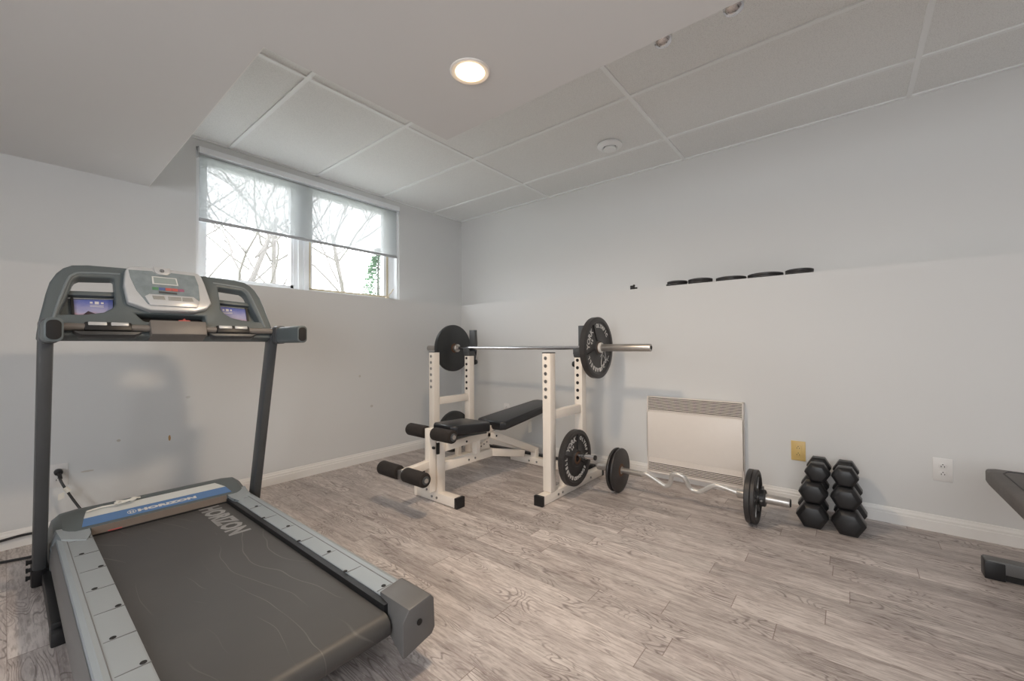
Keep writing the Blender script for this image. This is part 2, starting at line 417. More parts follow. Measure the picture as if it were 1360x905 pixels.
# baseboards (profiled)
def bb_prof(): return [(0, 0), (.014, 0), (.014, .050), (.011, .054), (.011, .064), (.006, .072), (.004, .082), (0, .084)]
b_ = MB().prism(bb_prof(), (0, Y0, 0), (-1, 0, 0), (0, 0, 1), (0, 1, 0), -Y0); struct('baseboard_right', b_, 'trimwhite', smooth=False)
b_ = MB().prism(bb_prof(), (X0, 0, 0), (0, -1, 0), (0, 0, 1), (1, 0, 0), -X0); struct('baseboard_back', b_, 'trimwhite', smooth=False)

# ------------------------------------------------------------------ window
win = thing('window_1', (-1.43, .26, ZL), 'wide high two-light window in the recessed back wall', 'window'); win['kind'] = 'structure'
FY0, FY1 = .262, .33
wz0 = ZL+.005
fr = MB()
fr.b2((WX0, FY0-.05, wz0), (WX0+.022, FY1, WZ1)).b2((WX1-.022, FY0-.05, wz0), (WX1, FY1, WZ1)).b2((WX0, FY0-.05, WZ1-.02), (WX1, FY1, WZ1)).b2((WX0, D+.003, ZL), (WX1, FY1, wz0+.012))
fr.b2((WX0+.022, FY0, wz0+.01), (WX0+.055, FY1-.015, WZ1-.02)).b2((WX1-.075, FY0, wz0+.01), (WX1-.02, FY1-.015, WZ1-.02)).b2((WX0, FY0, WZ1-.06), (WX1, FY1-.015, WZ1-.018)).b2((WX0, FY0, wz0+.01), (WX1, FY1-.015, wz0+.035))
obj('frame', fr, 'vinyl', win, smooth=False)
mx0, mx1 = -1.575, -1.455
mu = MB().b2((mx0, FY0+.005, wz0+.03), (mx1, FY1-.02, WZ1-.05)).b2((mx0+.03, FY0-.012, wz0+.01), (mx0+.045, FY0+.006, WZ1-.05)).b2((mx1-.045, FY0-.012, wz0+.01), (mx1-.03, FY0+.006, WZ1-.05)); obj('mullion', mu, 'vinyl', win, smooth=False)
for nm, (a, c, mt) in {'sash': (WX0+.055, mx0, 'vinyl')}.items():
    q = MB().b2((a, FY0+.012, wz0+.035), (a+.024, FY1-.01, WZ1-.06)).b2((c-.02, FY0+.012, wz0+.035), (c, FY1-.01, WZ1-.06)).b2((a, FY0+.012, wz0+.035), (c, FY1-.01, wz0+.058)).b2((a, FY0+.012, WZ1-.08), (c, FY1-.01, WZ1-.06))
    sh = obj('sash', q, 'vinyl', win, smooth=False)
    obj('pane', MB().b2((a+.02, .303, wz0+.05), (c-.02, .307, WZ1-.07)), 'glass', sh, smooth=False)
a, c = mx1, WX1-.075
q = MB(); q.b2((a+.012, FY0+.012, wz0+.046), (a+.03, FY1-.01, WZ1-.06)).b2((c-.05, FY0+.012, wz0+.046), (c-.02, FY1-.01, WZ1-.06)).b2((a+.01, FY0+.012, WZ1-.08), (c, FY1-.01, WZ1-.06))
q.mi = 1; q.b2((a, FY0+.004, wz0+.033), (a+.012, FY1-.01, WZ1-.06)).b2((a, FY0+.004, wz0+.033), (c, FY1-.01, wz0+.052)).b2((c-.02, FY0+.004, wz0+.033), (c-.006, FY1-.01, WZ1-.06))
sh = tag(obj('sash', q, ['vinyl', 'beigevinyl'], win, smooth=False), 'sash with beige weather strip edges')
obj('pane', MB().b2((a+.02, .303, wz0+.05), (c-.045, .307, WZ1-.07)), 'glass', sh, smooth=False)
ck = MB().box((c-.028, FY0-.012, wz0+.035), (.03, .03, .02), None, .004).tube([(c-.028, FY0-.02, wz0+.042), (c-.002, FY0-.035, wz0+.08), (c+.022, FY0-.04, wz0+.118)], .0045, 8)
tag(obj('crank_handle', ck, 'beigevinyl', win), 'beige folding crank handle')

bl = thing('roller_blind', (-1.44, .2, 2.3), 'white sheer roller blind drawn halfway down the window', 'blind')
BX0, BX1 = -2.212, -.648
obj('cassette', MB().b2((BX0-.006, .172, 2.266), (BX1+.01, .197, 2.306), .004).b2((BX0-.008, .186, 2.235), (BX0-.003, .24, 2.30)).b2((BX1+.006, .186, 2.235), (BX1+.011, .24, 2.30)), 'vinyl', bl)
obj('roll', MB().cyl((BX0, .228, 2.262), (BX1, .228, 2.262), .021), 'vinyl', bl)
obj('fabric', MB().b2((BX0+.004, .2065, 1.828), (BX1-.004, .2073, 2.262)), 'fabric', bl, smooth=False)
obj('bottom_bar', MB().b2((BX0+.002, .2, 1.812), (BX1-.002, .2135, 1.834), .004), 'bargrey', bl)
for px_ in (BX0-.004, BX1+.012):
    obj('bracket', MB().b2((px_-.003, .186, 2.238), (px_+.003, .235, 2.31)).cyl((px_-.004, .205, 2.30), (px_+.004, .205, 2.30), .006, 10), 'silver', bl)

# unseen left-wall window, added so daylight fill can enter the room
w2_ = thing('fill_window', (X0-.08, (LY0+LY1)/2, LZ0), 'unseen white framed side window added for daylight fill', 'window'); w2_['kind'] = 'structure'
q = MB()
for y in (LY0, (LY0+LY1)/2-.025, LY1-.05): q.b2((X0-.12, y, LZ0), (X0-.05, y+.05, LZ1))
q.b2((X0-.12, LY0, LZ0), (X0-.05, LY1, LZ0+.05)).b2((X0-.12, LY0, LZ1-.05), (X0-.05, LY1, LZ1))
obj('frame', q, 'vinyl', w2_, smooth=False)
obj('pane', MB().b2((X0-.09, LY0+.03, LZ0+.03), (X0-.085, LY1-.03, LZ1-.03)), 'glass', w2_, smooth=False)

# ------------------------------------------------------------------ outside
tag(obj('lawn', MB().b2((-30, .46, 1.0), (30, 45, 1.12)), 'snowgrass'), 'pale winter lawn outside the window', 'lawn', kind='structure')
def branch(mb, p, d, ln, r, depth, rnd):
    pts = [p.copy()]; q = p.copy(); dd = d.copy()
    for k in range(4):
        dd = (dd+Vector((rnd.uniform(-.22, .22), rnd.uniform(-.22, .22), rnd.uniform(-.1, .2)))).normalized()
        q = q+dd*ln/4; pts.append(q.copy())
    mb.tube(pts, r, 6 if r > .02 else 4, rad=(r, r*.6))
    if depth <= 0: return
    for k in range(3 if depth > 1 else 3):
        i = rnd.choice((2, 3, 4)); az = rnd.uniform(0, 2*PI)
        nd = (dd*.7+Vector((math.cos(az), math.sin(az), rnd.uniform(-.1, .7)))*.75).normalized()
        branch(mb, pts[i], nd, ln*rnd.uniform(.55, .8), r*.5, depth-1, rnd)
def tree(loc, h, r, seed, label, lean=(0, 0)):
    rnd = random.Random(seed); t = thing('bare_tree', loc, label, 'tree', 'bare trees beyond the window')
    mb = MB(); p = Vector(loc)-Vector((0, 0, .1)); top = p+Vector((lean[0], lean[1], h*.45))
    mb.tube([p, p+(top-p)*.5+Vector((.1, 0, 0)), top], r, 10, rad=(r, r*.7)); obj('trunk', mb, 'bark', t)
    mb = MB()
    for k in range(7):
        az = k*2*PI/7+rnd.uniform(-.3, .3)
        branch(mb, p+(top-p)*rnd.uniform(.25, 1), Vector((math.cos(az), math.sin(az), .8)).normalized(), h*.3, r*.42, 4, rnd)
    obj('branches', mb, 'bark', t)
tree((-1.35, 3.3, 1.12), 4.2, .045, 3, 'bare curving tree behind the left window light', (.9, .2))
tree((.5, 6.6, 1.12), 6.0, .06, 11, 'bare tree behind the right window light', (.3, .3))
tree((1.9, 5.8, 1.12), 5.5, .055, 5, 'bare tree farther right beyond the window', (-.3, 0))
tree((-.6, 10, 1.12), 7.0, .08, 8, 'bare tree farther left beyond the window', (.3, 0))
ev = thing('evergreen_tree', (4.32, 8.2, 1.12), 'green conifer at the right edge of the right window light', 'tree')
obj('trunk', MB().cyl((4.32, 8.2, 1.0), (4.32, 8.2, 3.9), .07, 10, .02), 'bark', ev)
mb = MB(); rnd = random.Random(4)
for k in range(3200):
    z = rnd.random()**1.2; rr = (1-z)*.95*rnd.uniform(.3, 1); az = rnd.uniform(0, 2*PI)
    p = Vector((4.32+rr*math.cos(az), 8.2+rr*math.sin(az), 1.35+z*2.7)); s_ = rnd.uniform(.05, .12)
    a1 = Vector((math.cos(az), math.sin(az), -.3)).normalized(); sd = Vector((-math.sin(az), math.cos(az), .2))*.35
    mb.raw([p, p+(a1+sd)*s_, p+a1*s_*1.5+Vector((0, 0, .03)), p+(a1-sd)*s_], [(0, 1, 2, 3)])
obj('foliage', mb, 'pine', ev, smooth=False, recalc=False)

# ------------------------------------------------------------------ ceiling fittings
def potlight(x, y, label, z=ZS, power=14, col=(1, .80, .60)):
    t = thing('recessed_light', (x, y, z), label, 'ceiling light', 'round recessed lights in the dropped soffit')
    obj('trim_ring', MB().lathe([(0, .052), (.004, .056), (.006, .070), (.003, .075), (0, .0755), (-.001, .052)], (x, y, z), (0, 0, -1), 40, True), 'lamptrim', t)
    obj('bulb', MB().lathe([(.016, 0), (.0155, .018), (.013, .034), (.007, .046), (0, .052), (-.001, .052), (-.001, 0)], (x, y, z-.001), (0, 0, -1), 32), 'bulb', t)
    li = bpy.data.lights.new('pot', 'AREA'); li.shape = 'DISK'; li.size = .16; li.energy = power; li.color = col
    lo = bpy.data.objects.new('recessed_light_lamp', li); lo.location = (0, 0, -.022); lo.parent = t; COL.objects.link(lo)
potlight(-1.921, -2.055, 'warm lit round recessed light in the soffit above the treadmill end', power=18, col=(1, .78, .56))
v_ = thing('ceiling_vent', (-.380, -1.882, H), 'round white air valve in the ceiling tile', 'vent')
obj('collar', MB().lathe([(0, .034), (0, .083), (.010, .085), (.022, .072), (.026, .055), (.020, .046), (.006, .042)], (-.38, -1.882, H), (0, 0, -1), 40), 'tbar', v_)
obj('gap', MB().lathe([(.004, 0), (.004, .05)], (-.38, -1.882, H), (0, 0, -1), 32), 'dark', v_)
obj('disc', MB().lathe([(.012, 0), (.012, .03), (.016, .038), (.028, .044), (.034, .042), (.036, 0)], (-.38, -1.882, H), (0, 0, -1), 36), 'tbar', v_)

for i, (y, lb) in enumerate(((-2.628, 'steel spotlight peeking past the soffit edge, nearer the round vent'), (-2.858, 'steel spotlight peeking past the soffit edge, nearer the top of the photo'))):
    t = thing('ceiling_spotlight', (-1.5, y, H), lb, 'spotlight', 'steel spotlights beside the soffit')
    obj('mounting_plate', MB().cyl((-1.5, y, H), (-1.5, y, H-.02), .045, 28, bev=.004), 'steel', t)
    obj('stem', MB().cyl((-1.5, y, H-.02), (-1.5, y, 2.19), .008, 12), 'steel', t)
    Mx = Vector((-.25, -.1, -1)).normalized(); p = Vector((-1.49, y, 2.20))
    hd = MB().lathe([(0, 0), (0, .018), (.012, .028), (.04, .031), (.120, .032), (.124, .030), (.126, .032), (.140, .030), (.146, .024), (.149, .012), (.150, 0)], p, Mx, 28)
    obj('lamp_head', hd, 'chrome', t)

# ------------------------------------------------------------------ outlets
def outlet_plate(name, axis, c, mt, label, cat, decora=False):
    # axis 'x': on heater wall (faces -x); 'y': on window wall (faces -y)
    W = Vector((-1, 0, 0)) if axis == 'x' else Vector((0, -1, 0)); U = Vector((0, -1, 0)) if axis == 'x' else Vector((1, 0, 0)); V = Vector((0, 0, 1))
    t = thing(name, c, label, cat, ); c = Vector(c)
    def pr(w, h, t0, t1, cu=0, cv=0, bev=.002): 
        return MB().prism([(cu-w/2, cv-h/2), (cu+w/2, cv-h/2), (cu+w/2, cv+h/2), (cu-w/2, cv+h/2)], c+W*t0, U, V, W, t1-t0, bev)
    obj('cover_plate', pr(.072, .117, 0, .006), mt, t)
    if decora: rc = obj('receptacle', pr(.034, .068, .005, .011), mt, t)
    for sv in (.0195, -.0195):
        if not decora:
            rc = obj('receptacle', MB().prism([(.017*math.cos(a), max(-.0135, min(.0135, .017*math.sin(a)))+sv) for a in [k*2*PI/28 for k in range(28)]], c+W*.005, U, V, W, .003, .0008), mt, t)
        fz = .0109 if decora else .0079; slots = MB()
        for du, dv, w_, h_ in ((-.006, -.002, .0026, .008), (.006, -.002, .0026, .0068), (0, .0078, .0042, .0042)):
            p = c+W*fz+U*du+V*(sv+dv)
            slots.prism([(-w_/2, -h_/2), (w_/2, -h_/2), (w_/2, h_/2), (-w_/2, h_/2)], p, U, V, W, .0004)
        obj('slots', slots, 'dark', rc, smooth=False)
    return t
outlet_plate('wall_outlet', 'x', (0, -2.907, .322), 'ivory', 'yellowed ivory wall outlet above the dumbbells', 'outlet', True)
outlet_plate('wall_outlet', 'x', (0, -3.513, .319), 'outwhite', 'white wall outlet between the dumbbells and the grey bench', 'outlet')
outlet_plate('wall_outlet', 'y', (-2.846, 0, .313), 'outwhite', 'white wall outlet behind the treadmill post', 'outlet')
outlet_plate('wall_outlet', 'x', (0, -.62, .36), 'outwhite', 'white wall outlet seen above the weight bench pad', 'outlet')

# ------------------------------------------------------------------ cords
cd = thing('power_cord', (-2.845, -.02, .335), 'black power cord running from wall outlet to the treadmill', 'cord')
obj('cable', MB().tube([(-2.845, -.045, .33), (-2.838, -.07, .29), (-2.80, -.09, .20), (-2.765, -.12, .13), (-2.73, -.2, .075), (-2.70, -.28, .07)], .0055, 10, sub=5), 'rubber', cd)
obj('plug', MB().cyl((-2.846, -.0095, .334), (-2.846, -.04, .334), .016, 20, bev=.004).cyl((-2.846, -.036, .332), (-2.839, -.06, .305), .009, 12, .006), 'black', cd)
obj('paper_tag', MB().tube([(-2.826, -.078, .262), (-2.812, -.084, .238)], .010, 10).prism([(0, 0), (.022, 0), (.022, .03), (0, .03)], (-2.85, -.088, .205), (1, .1, .3), (0, .1, 1), (0, -1, 0), .001), 'paper', cd)
ca = MB().tube([(-3.4, -.09, .008), (-3.2, -.03, .030), (-3.02, -.035, .056), (-2.93, -.035, .058), (-2.86, -.05, .045), (-2.82, -.12, .012), (-2.86, -.19, .007), (-2.93, -.225, .007), (-3.02, -.20, .007), (-3.12, -.17, .007), (-3.35, -.25, .007)], .006, 10, sub=6)
tag(obj('loose_cable', ca, 'rubber'), 'black cable looping on the floor left of the treadmill post', 'cable')

# ------------------------------------------------------------------ treadmill
TX = -2.54
tm = thing('treadmill', (TX, -1.1, 0), 'grey treadmill with console and blue decal standing before the window', 'treadmill')
YB, YF = -2.055, -.66   # rear roller, belt start
ZB = .165; HW = .243
# belt: slab wrapping the rear roller
prof = [(YF+.25, ZB), (YF, ZB), (YB, ZB)]+[(YB-.036*math.sin(a), ZB-.036+.036*math.cos(a)) for a in [k*PI/10 for k in range(1, 11)]]+[(YF+.25, ZB-.072)]
bt = MB().prism(prof, (TX-HW, 0, 0), (0, 1, 0), (0, 0, 1), (1, 0, 0), 2*HW)
belt = obj('belt', bt, 'belt', tm)
tx = MB(); put_text(tx, 'HORIZON', (TX+HW-.115, -.885, ZB+.0002), (0, -1, 0), (1, 0, 0), .108, .0045, .0003, .90)
tag(obj('belt_lettering', tx, 'letter', belt, smooth=False), 'faded grey brand lettering along the belt edge')
bpy.data.objects['belt_lettering'].data.materials[0] = mat('faded_belt_print', (148, 148, 148), .6, var=.45, nscale=10)
# belt gap strips + front gap
obj('deck_edge', MB().b2((TX+HW+.001, YB, .10), (TX+HW+.0215, YF+.04, .1835)).b2((TX-HW-.006, YB, .10), (TX-HW, YF+.04, ZB-.008)).b2((TX-HW, YF, ZB-.01), (TX+HW, YF+.02, ZB+.006)), 'black', tm)
# side rails
for sgn in (-1, 1):
    inn = HW+(.005 if sgn < 0 else .021)
    pr = [(inn, .10), (inn, .186), (inn+.006, .190), (.318, .191), (.333, .196), (.345, .192), (.357, .16), (.362, .10), (.352, .065), (.33, .065)]
    r_ = MB().prism([(sgn*a, c) for a, c in pr], (TX, YB-.02, 0), (1, 0, 0), (0, 0, 1), (0, 1, 0), YF+.04-YB)
    rail = obj('side_rail', r_, 'tmrail', tm)
    obj('side_skirt', MB().prism([(sgn*a, c) for a, c in ((.349, .184), (.3585, .16), (.3635, .10), (.353, .063), (.345, .063), (.355, .10), (.349, .16))], (TX, YB-.018, 0), (1, 0, 0), (0, 0, 1), (0, 1, 0), YF+.036-YB), 'tmside', rail)
    sm = MB(); sm.b2((TX+sgn*.319, YB, .1895), (TX+sgn*.3215, YF, .1925))
    for k in range(8):
        y = -.74-k*.178
        sm.b2((TX+sgn*inn, y-.0012, .190), (TX+sgn*.315, y+.0012, .1915))
    obj('seam', sm, 'tmside', rail, smooth=False)
    for k in range(8):
        y = -.735-k*.178; xx = .295 if k % 2 else .262
        obj('screw_hole', MB().lathe([(0, .0075), (.0012, .007), (.0012, 0)], (TX+sgn*xx, y+.006, .1905), (0, 0, 1), 12), 'dark', rail)
    # rear end cap
    po = [(inn-.02, .062), (inn-.022, .165), (inn, .196), (.345, .206), (.358, .19), (.362, .10), (.35, .083)]
    ec = MB().prism([(sgn*a, c) for a, c in po], (TX, YB-.095, 0), (1, 0, 0), (0, 0, 1), (0, 1, 0), .15, .006)
    for vv in ec.bm.verts:      # wedge: top slopes, front lower edge pulled up
        if vv.co.y > YB-.02 and vv.co.z < .14: vv.co.z = .14-(.14-vv.co.z)*.3
        if abs(vv.co.x-TX) < inn and vv.co.y > YB-.05: vv.co.x = TX+sgn*inn
    cap = obj('end_cap', ec, 'tmcap', tm)
    obj('adjuster_hole', MB().cyl((TX+sgn*.30, YB-.0955, .145), (TX+sgn*.30, YB-.098, .145), .009, 16), 'dark', cap)
obj('rear_roller', MB().cyl((TX-HW-.012, YB, ZB-.037), (TX+HW+.012, YB, ZB-.037), .020, 20), 'black', tm)
obj('deck', MB().b2((TX-.24, YB+.04, .10), (TX+.24, YF+.2, .145)), 'black', tm)
# motor hood
hp = [(-.650, .10), (-.653, .165), (-.650, .203), (-.638, .208), (-.50, .243), (-.47, .245), (-.44, .238), (-.36, .17), (-.33, .10), (-.33, .05), (-.65, .05)]
hood_m = MB()
xs = [(-.362, .62, -.02), (-.350, .86, -.012), (-.325, .97, 0), (-.28, 1, 0), (.28, 1, 0), (.325, .97, 0), (.350, .86, -.012), (.362, .62, -.02)]
vs = []; 
for (dx, k, dy) in xs:
    for (y, z) in hp: vs.append((TX+dx, y if dy == 0 else (-.49+(y+.49)*(1+dy*6)), .05+(z-.05)*k))
n_ = len(hp); fcs = []
for i in range(len(xs)-1):
    for j in range(n_): a0 = i*n_+j; a1 = i*n_+(j+1) % n_; fcs.append((a0, a1, a1+n_, a0+n_))
fcs.append(tuple(range(n_))); fcs.append(tuple(range((len(xs)-1)*n_, len(xs)*n_)))
hood_m.raw(vs, fcs); hood = obj('motor_hood', hood_m, 'tmgrey', tm, angle=30)
# hood shoulder pieces reaching over the rails
for sgn in (-1, 1):
    sp = MB().raw([(TX+sgn*x_, y_, z_) for x_, y_, z_ in ((.250, -.60, .205), (.345, -.60, .212), (.362, -.60, .15), (.250, -.70, .198), (.335, -.70, .199), (.359, -.70, .15), (.268, -.76, .1925), (.262, -.60, .15), (.262, -.76, .15), (.335, -.76, .15))],
                  [(0, 1, 4, 3), (3, 4, 6), (1, 2, 5, 4), (0, 3, 7), (3, 6, 8, 7), (6, 4, 9, 8), (4, 5, 9), (0, 7, 2, 1)])
    obj('hood_shoulder', sp, 'tmrail', hood, angle=20)
sl = Vector((0, .138, .035)).normalized(); nrm = Vector((1, 0, 0)).cross(sl)
def decal(u0, u1, s0, s1, mt, nm, th=.0015):
    O = Vector((TX, -.638, .208))
    return obj(nm, MB().prism([(u0[0], s0), (u1[0], s0), (u1[1], s1), (u0[1], s1)], O+nrm*.0003, (1, 0, 0), sl, nrm, th), mt, hood)
obj('hood_lip', MB().b2((TX-.245, -.6545, .167), (TX+.245, -.6515, .203)), 'tmbrown', hood)
dcb = decal((-.272, -.262), (.272, .262), .002, .065, 'decalblue', 'blue_decal')
decal((-.262, -.25), (.262, .23), .066, .125, 'decalwhite', 'white_decal')
tx = MB(); put_text(tx, 'HORIZON', Vector((TX+.018, -.638, .208))+sl*.021+nrm*.0022, (1, 0, 0), sl, .027, .0016, .0004, 1.75)
obj('decal_lettering', tx, 'letter', dcb, smooth=False)
oo = Vector((TX-.112, -.638, .208))+sl*.031+nrm*.0020
tx = MB().lathe([(0, .013), (.0008, .013), (.0008, .0155), (0, .0155)], oo, nrm, 24, True); put_text(tx, 'H', oo-sl*.008, (1, 0, 0), sl, .022, .0008, .0004)
obj('decal_emblem', tx, 'letter', dcb, smooth=False)
# crumpled bit of cloth / paper on the hood
cp = MB(); rnd = random.Random(2)
for k in range(7):
    a = rnd.uniform(0, 2*PI); p = Vector((TX-.135+rnd.uniform(-.02, .03), -.535+rnd.uniform(-.012, .01), .2495))
    cp.tube([p, p+Vector((.02*math.cos(a), .012*math.sin(a), .008)), p+Vector((.045*math.cos(a*.5), .016*math.sin(a), .002))], .004, 6)
cp.tube([(TX-.15, -.54, .2465), (TX-.2, -.53, .247), (TX-.25, -.54, .244)], .004, 6, sub=3)
tag(obj('cable_tie', cp, 'paper'), 'crumpled white cable tie lying on the treadmill hood', 'cable tie')
obj('warning_label', MB().b2((TX-.195, -.6562, .167), (TX-.150, -.6547, .1755)), 'red', hood)
# base frame
bs = MB()
for sgn in (-1, 1):
    bs.b2((TX+sgn*.366-.016, -1.12, .015), (TX+sgn*.366+.016, -.42, .062), .006)
bs.b2((TX-.37, -.50, .015), (TX+.37, -.45, .06), .006)
bf = obj('base_frame', bs, 'black', tm)
for sgn in (-1, 1):
    obj('foot', MB().b2((TX+sgn*.366-.018, -1.16, .0), (TX+sgn*.366+.022, -1.09, .045), .006), 'rubber', bf)
    obj('transport_wheel', MB().cyl((TX+sgn*.366-.014, -.40, .03), (TX+sgn*.366+.014, -.40, .03), .03, 24, bev=.004), 'rubber', bf)
# uprights
UP = {}
for sgn in (-1, 1):
    p0 = Vector((TX+sgn*.388, -.575, .01)); p1 = Vector((TX+sgn*.388, -.845, 1.035))
    u_ = MB().bar(p0, p1, .040, .068, .010, up=(0, 1, 0)); up = obj('upright', u_, 'tmdark', tm)
    obj('upright_boot', MB().bar(p0+(p1-p0)*.002, p0+(p1-p0)*.075, .046, .076, .008, up=(0, 1, 0)), 'black', up)
    for k in range(3):
        z = .03+k*.034; c = p0+(p1-p0)*(z/1.02)
        bo = MB(); bo.cyl(c+Vector((sgn*.02, 0, 0)), c+Vector((sgn*.036, 0, 0)), .008, 10).cyl(c+Vector((sgn*.030, 0, 0)), c+Vector((sgn*.036, 0, 0)), .011, 6)
        obj('bolt', bo, 'black', up)
# console
KK = .45; nn = math.sqrt(1+KK*KK)
CO = Vector((TX-.010, -.84, 1.03)); CU = Vector((1, 0, 0)); CV = Vector((0, KK, 1))/nn; CW = Vector((0, -1, KK))/nn
def cpt(u, v, w=0): return CO+CU*u+CV*v+CW*w
outer = [(-.402, -.03), (-.395, .034), (-.386, .09), (-.377, .147), (-.366, .20), (-.348, .243), (-.330, .268), (-.305, .286), (-.26, .294), (-.157, .298)]
outer = outer+[(-a, c) for a, c in outer[::-1]]
holeL = [(-.345, .060), (-.338, .085), (-.325, .125), (-.304, .210), (-.297, .224), (-.285, .234), (-.185, .244), (-.185, .12), (-.197, .098), (-.222, .078), (-.27, .066)]
holeR = [(-a, c) for a, c in holeL[::-1]]
slot = [(-.128, .080), (.116, .080), (.116, .042), (-.100, .042)]
cf = MB().prism(outer, cpt(0, 0, -.035), CU, CV, CW, .055, .009, 3, holes=(holeL, holeR, slot))
con = obj('console_frame', cf, 'tmgrey', tm, angle=50)
obj('slot_liner', MB().prism([(-.135, .036), (.122, .036), (.122, .084), (-.135, .084)], cpt(0, 0, -.034), CU, CV, CW, .01), 'dark', con)
tag(obj('safety_key', MB().prism([(0, .047), (.042, .047), (.042, .054), (.026, .056), (.024, .062), (.018, .062), (.016, .056), (0, .054)], cpt(.016, 0, -.012), CU, CV, CW, .03, .001), 'red', con), 'red safety key in the console slot')
for sgn in (-1, 1):
    tr_ = MB().tube([cpt(sgn*a, c, .020) for a, c in ((.362, .028), (.350, .085), (.335, .15), (.317, .215), (.303, .238), (.275, .252), (.165, .262))], .0050, 8, sub=5)
    obj('ridge_trim', tr_, 'tmrail2', con)
# recessed display holders with sunset picture
for sgn in (-1, 1):
    sb = MB().prism([(sgn*.345, .158), (sgn*.180, .166), (sgn*.180, .186), (sgn*.335, .177)], cpt(0, 0, -.03), CU, CV, CW, .028, .003)
    sb.prism([(sgn*.35, .045), (sgn*.18, .06), (sgn*.18, .164), (sgn*.345, .155)], cpt(0, 0, -.034), CU, CV, CW, .008)
    hb = obj('display_holder', sb, ['tmgrey'], con)
    pc = MB().prism([(sgn*.300, .052), (sgn*.215, .07), (sgn*.190, .105), (sgn*.188, .157), (sgn*.302, .149)], cpt(0, 0, -.024), CU, CV, CW, .003)
    pic = tag(obj('picture_panel', pc, 'picture', hb, smooth=False), 'blue and orange sunset picture')
    mt_ = MB()
    if sgn < 0: mt_.prism([(-.300, .054), (-.262, .100), (-.225, .080), (-.230, .068), (-.25, .06)], cpt(0, 0, -.0205), CU, CV, CW, .0006)
    else: mt_.prism([(.255, .062), (.285, .085), (.30, .080), (.30, .055)], cpt(0, 0, -.0205), CU, CV, CW, .0006)
    obj('picture_mountain', mt_, 'mountain', hb, smooth=False)
    ic = MB(); u0 = -.236 if sgn < 0 else .222
    for k, s_ in ((-1, .004), (0, .006), (1, .004)):
        ic.prism([(-s_, -s_), (s_, -s_), (s_, s_), (-s_, s_)], cpt(u0+k*.016, .139, -.0205), CU, CV, CW, .0006)
    for k in range(2): ic.prism([(-.02, -.001), (.02, -.001), (.02, .001), (-.02, .001)], cpt(u0, .127-k*.006, -.0205), CU, CV, CW, .0006)
    obj('picture_icons', ic, 'letter', hb, smooth=False)
    obj('side_post', MB().prism([(sgn*.30, .05), (sgn*.308, .05), (sgn*.310, .156), (sgn*.302, .156)], cpt(0, 0, -.026), CU, CV, CW, .012), 'black', hb)
# head unit
hd = [(-.142, .286), (-.134, .292), (-.105, .297), (.088, .297), (.106, .290), (.117, .276), (.127, .235), (.143, .135), (.124, .106), (.078, .086), (-.080, .084), (-.150, .118), (-.158, .20), (-.150, .27)]
head = obj('control_panel', MB().prism(hd, cpt(-.002, 0, .012), CU, CV, CW, .034, .007, 3), 'silver', con)
fc = [(-.138, .272), (-.060, .277), (-.046, .262), (-.008, .262), (.006, .277), (.092, .275), (.102, .225), (.100, .148), (.088, .112), (-.084, .110), (-.118, .175), (-.134, .235)]
obj('face_plate', MB().prism(fc, cpt(-.004, 0, .0462), CU, CV, CW, .0018), 'consoleface', head, smooth=False)
obj('brand_badge', MB().prism([(-.056, .298), (-.052, .272), (-.040, .262), (-.012, .262), (0, .272), (.004, .298)], cpt(-.004, 0, .046), CU, CV, CW, .005, .001), 'silver', head)
tx = MB().lathe([(0, .006), (.001, .006), (.001, .008), (0, .008)], cpt(-.031, .281, .0512), CW, 20, True); put_text(tx, 'H', cpt(-.031, .2765, .052), CU, CV, .012, .0006, .0004)
obj('badge_emblem', tx, 'tmdark', head, smooth=False)
obj('screen', MB().prism([(-.064, .212), (.026, .212), (.022, .250), (-.064, .250)], cpt(-.004, 0, .048), CU, CV, CW, .0015), 'decalwhite', head, smooth=False)
obj('screen_glass', MB().prism([(-.058, .216), (.021, .216), (.018, .246), (-.059, .246)], cpt(-.004, 0, .0496), CU, CV, CW, .0008), 'lcd', head, smooth=False)
for k, mt in enumerate(('green', 'bluekey', 'red', 'red', 'pinkkey')):
    u = -.066+k*.0225
    obj('program_key', MB().prism([(u, .182), (u+.021, .182), (u+.021, .196), (u, .196)], cpt(-.004, 0, .048), CU, CV, CW, .002, .0006), mt, head)
obj('hand_symbol', MB().prism([(-.045, .168), (.018, .166), (.018, .175), (-.045, .177)], cpt(-.004, 0, .048), CU, CV, CW, .0015), 'tmdark', head, smooth=False)
kp = obj('key_pad', MB().prism([(-.078, .158), (-.094, .146), (-.078, .104), (.086, .104), (.096, .136), (.076, .158)], cpt(-.004, 0, .047), CU, CV, CW, .006, .0015), 'silver', head)
for u in (-.066, -.016, .034):
    obj('key', MB().prism([(u, .132), (u+.040 if u != -.016 else u+.045, .132), (u+.036 if u != -.016 else u+.045, .150), (u-.004 if u < -.05 else u, .150)], cpt(-.004, 0, .053), CU, CV, CW, .0015, .0004), 'key', kp)
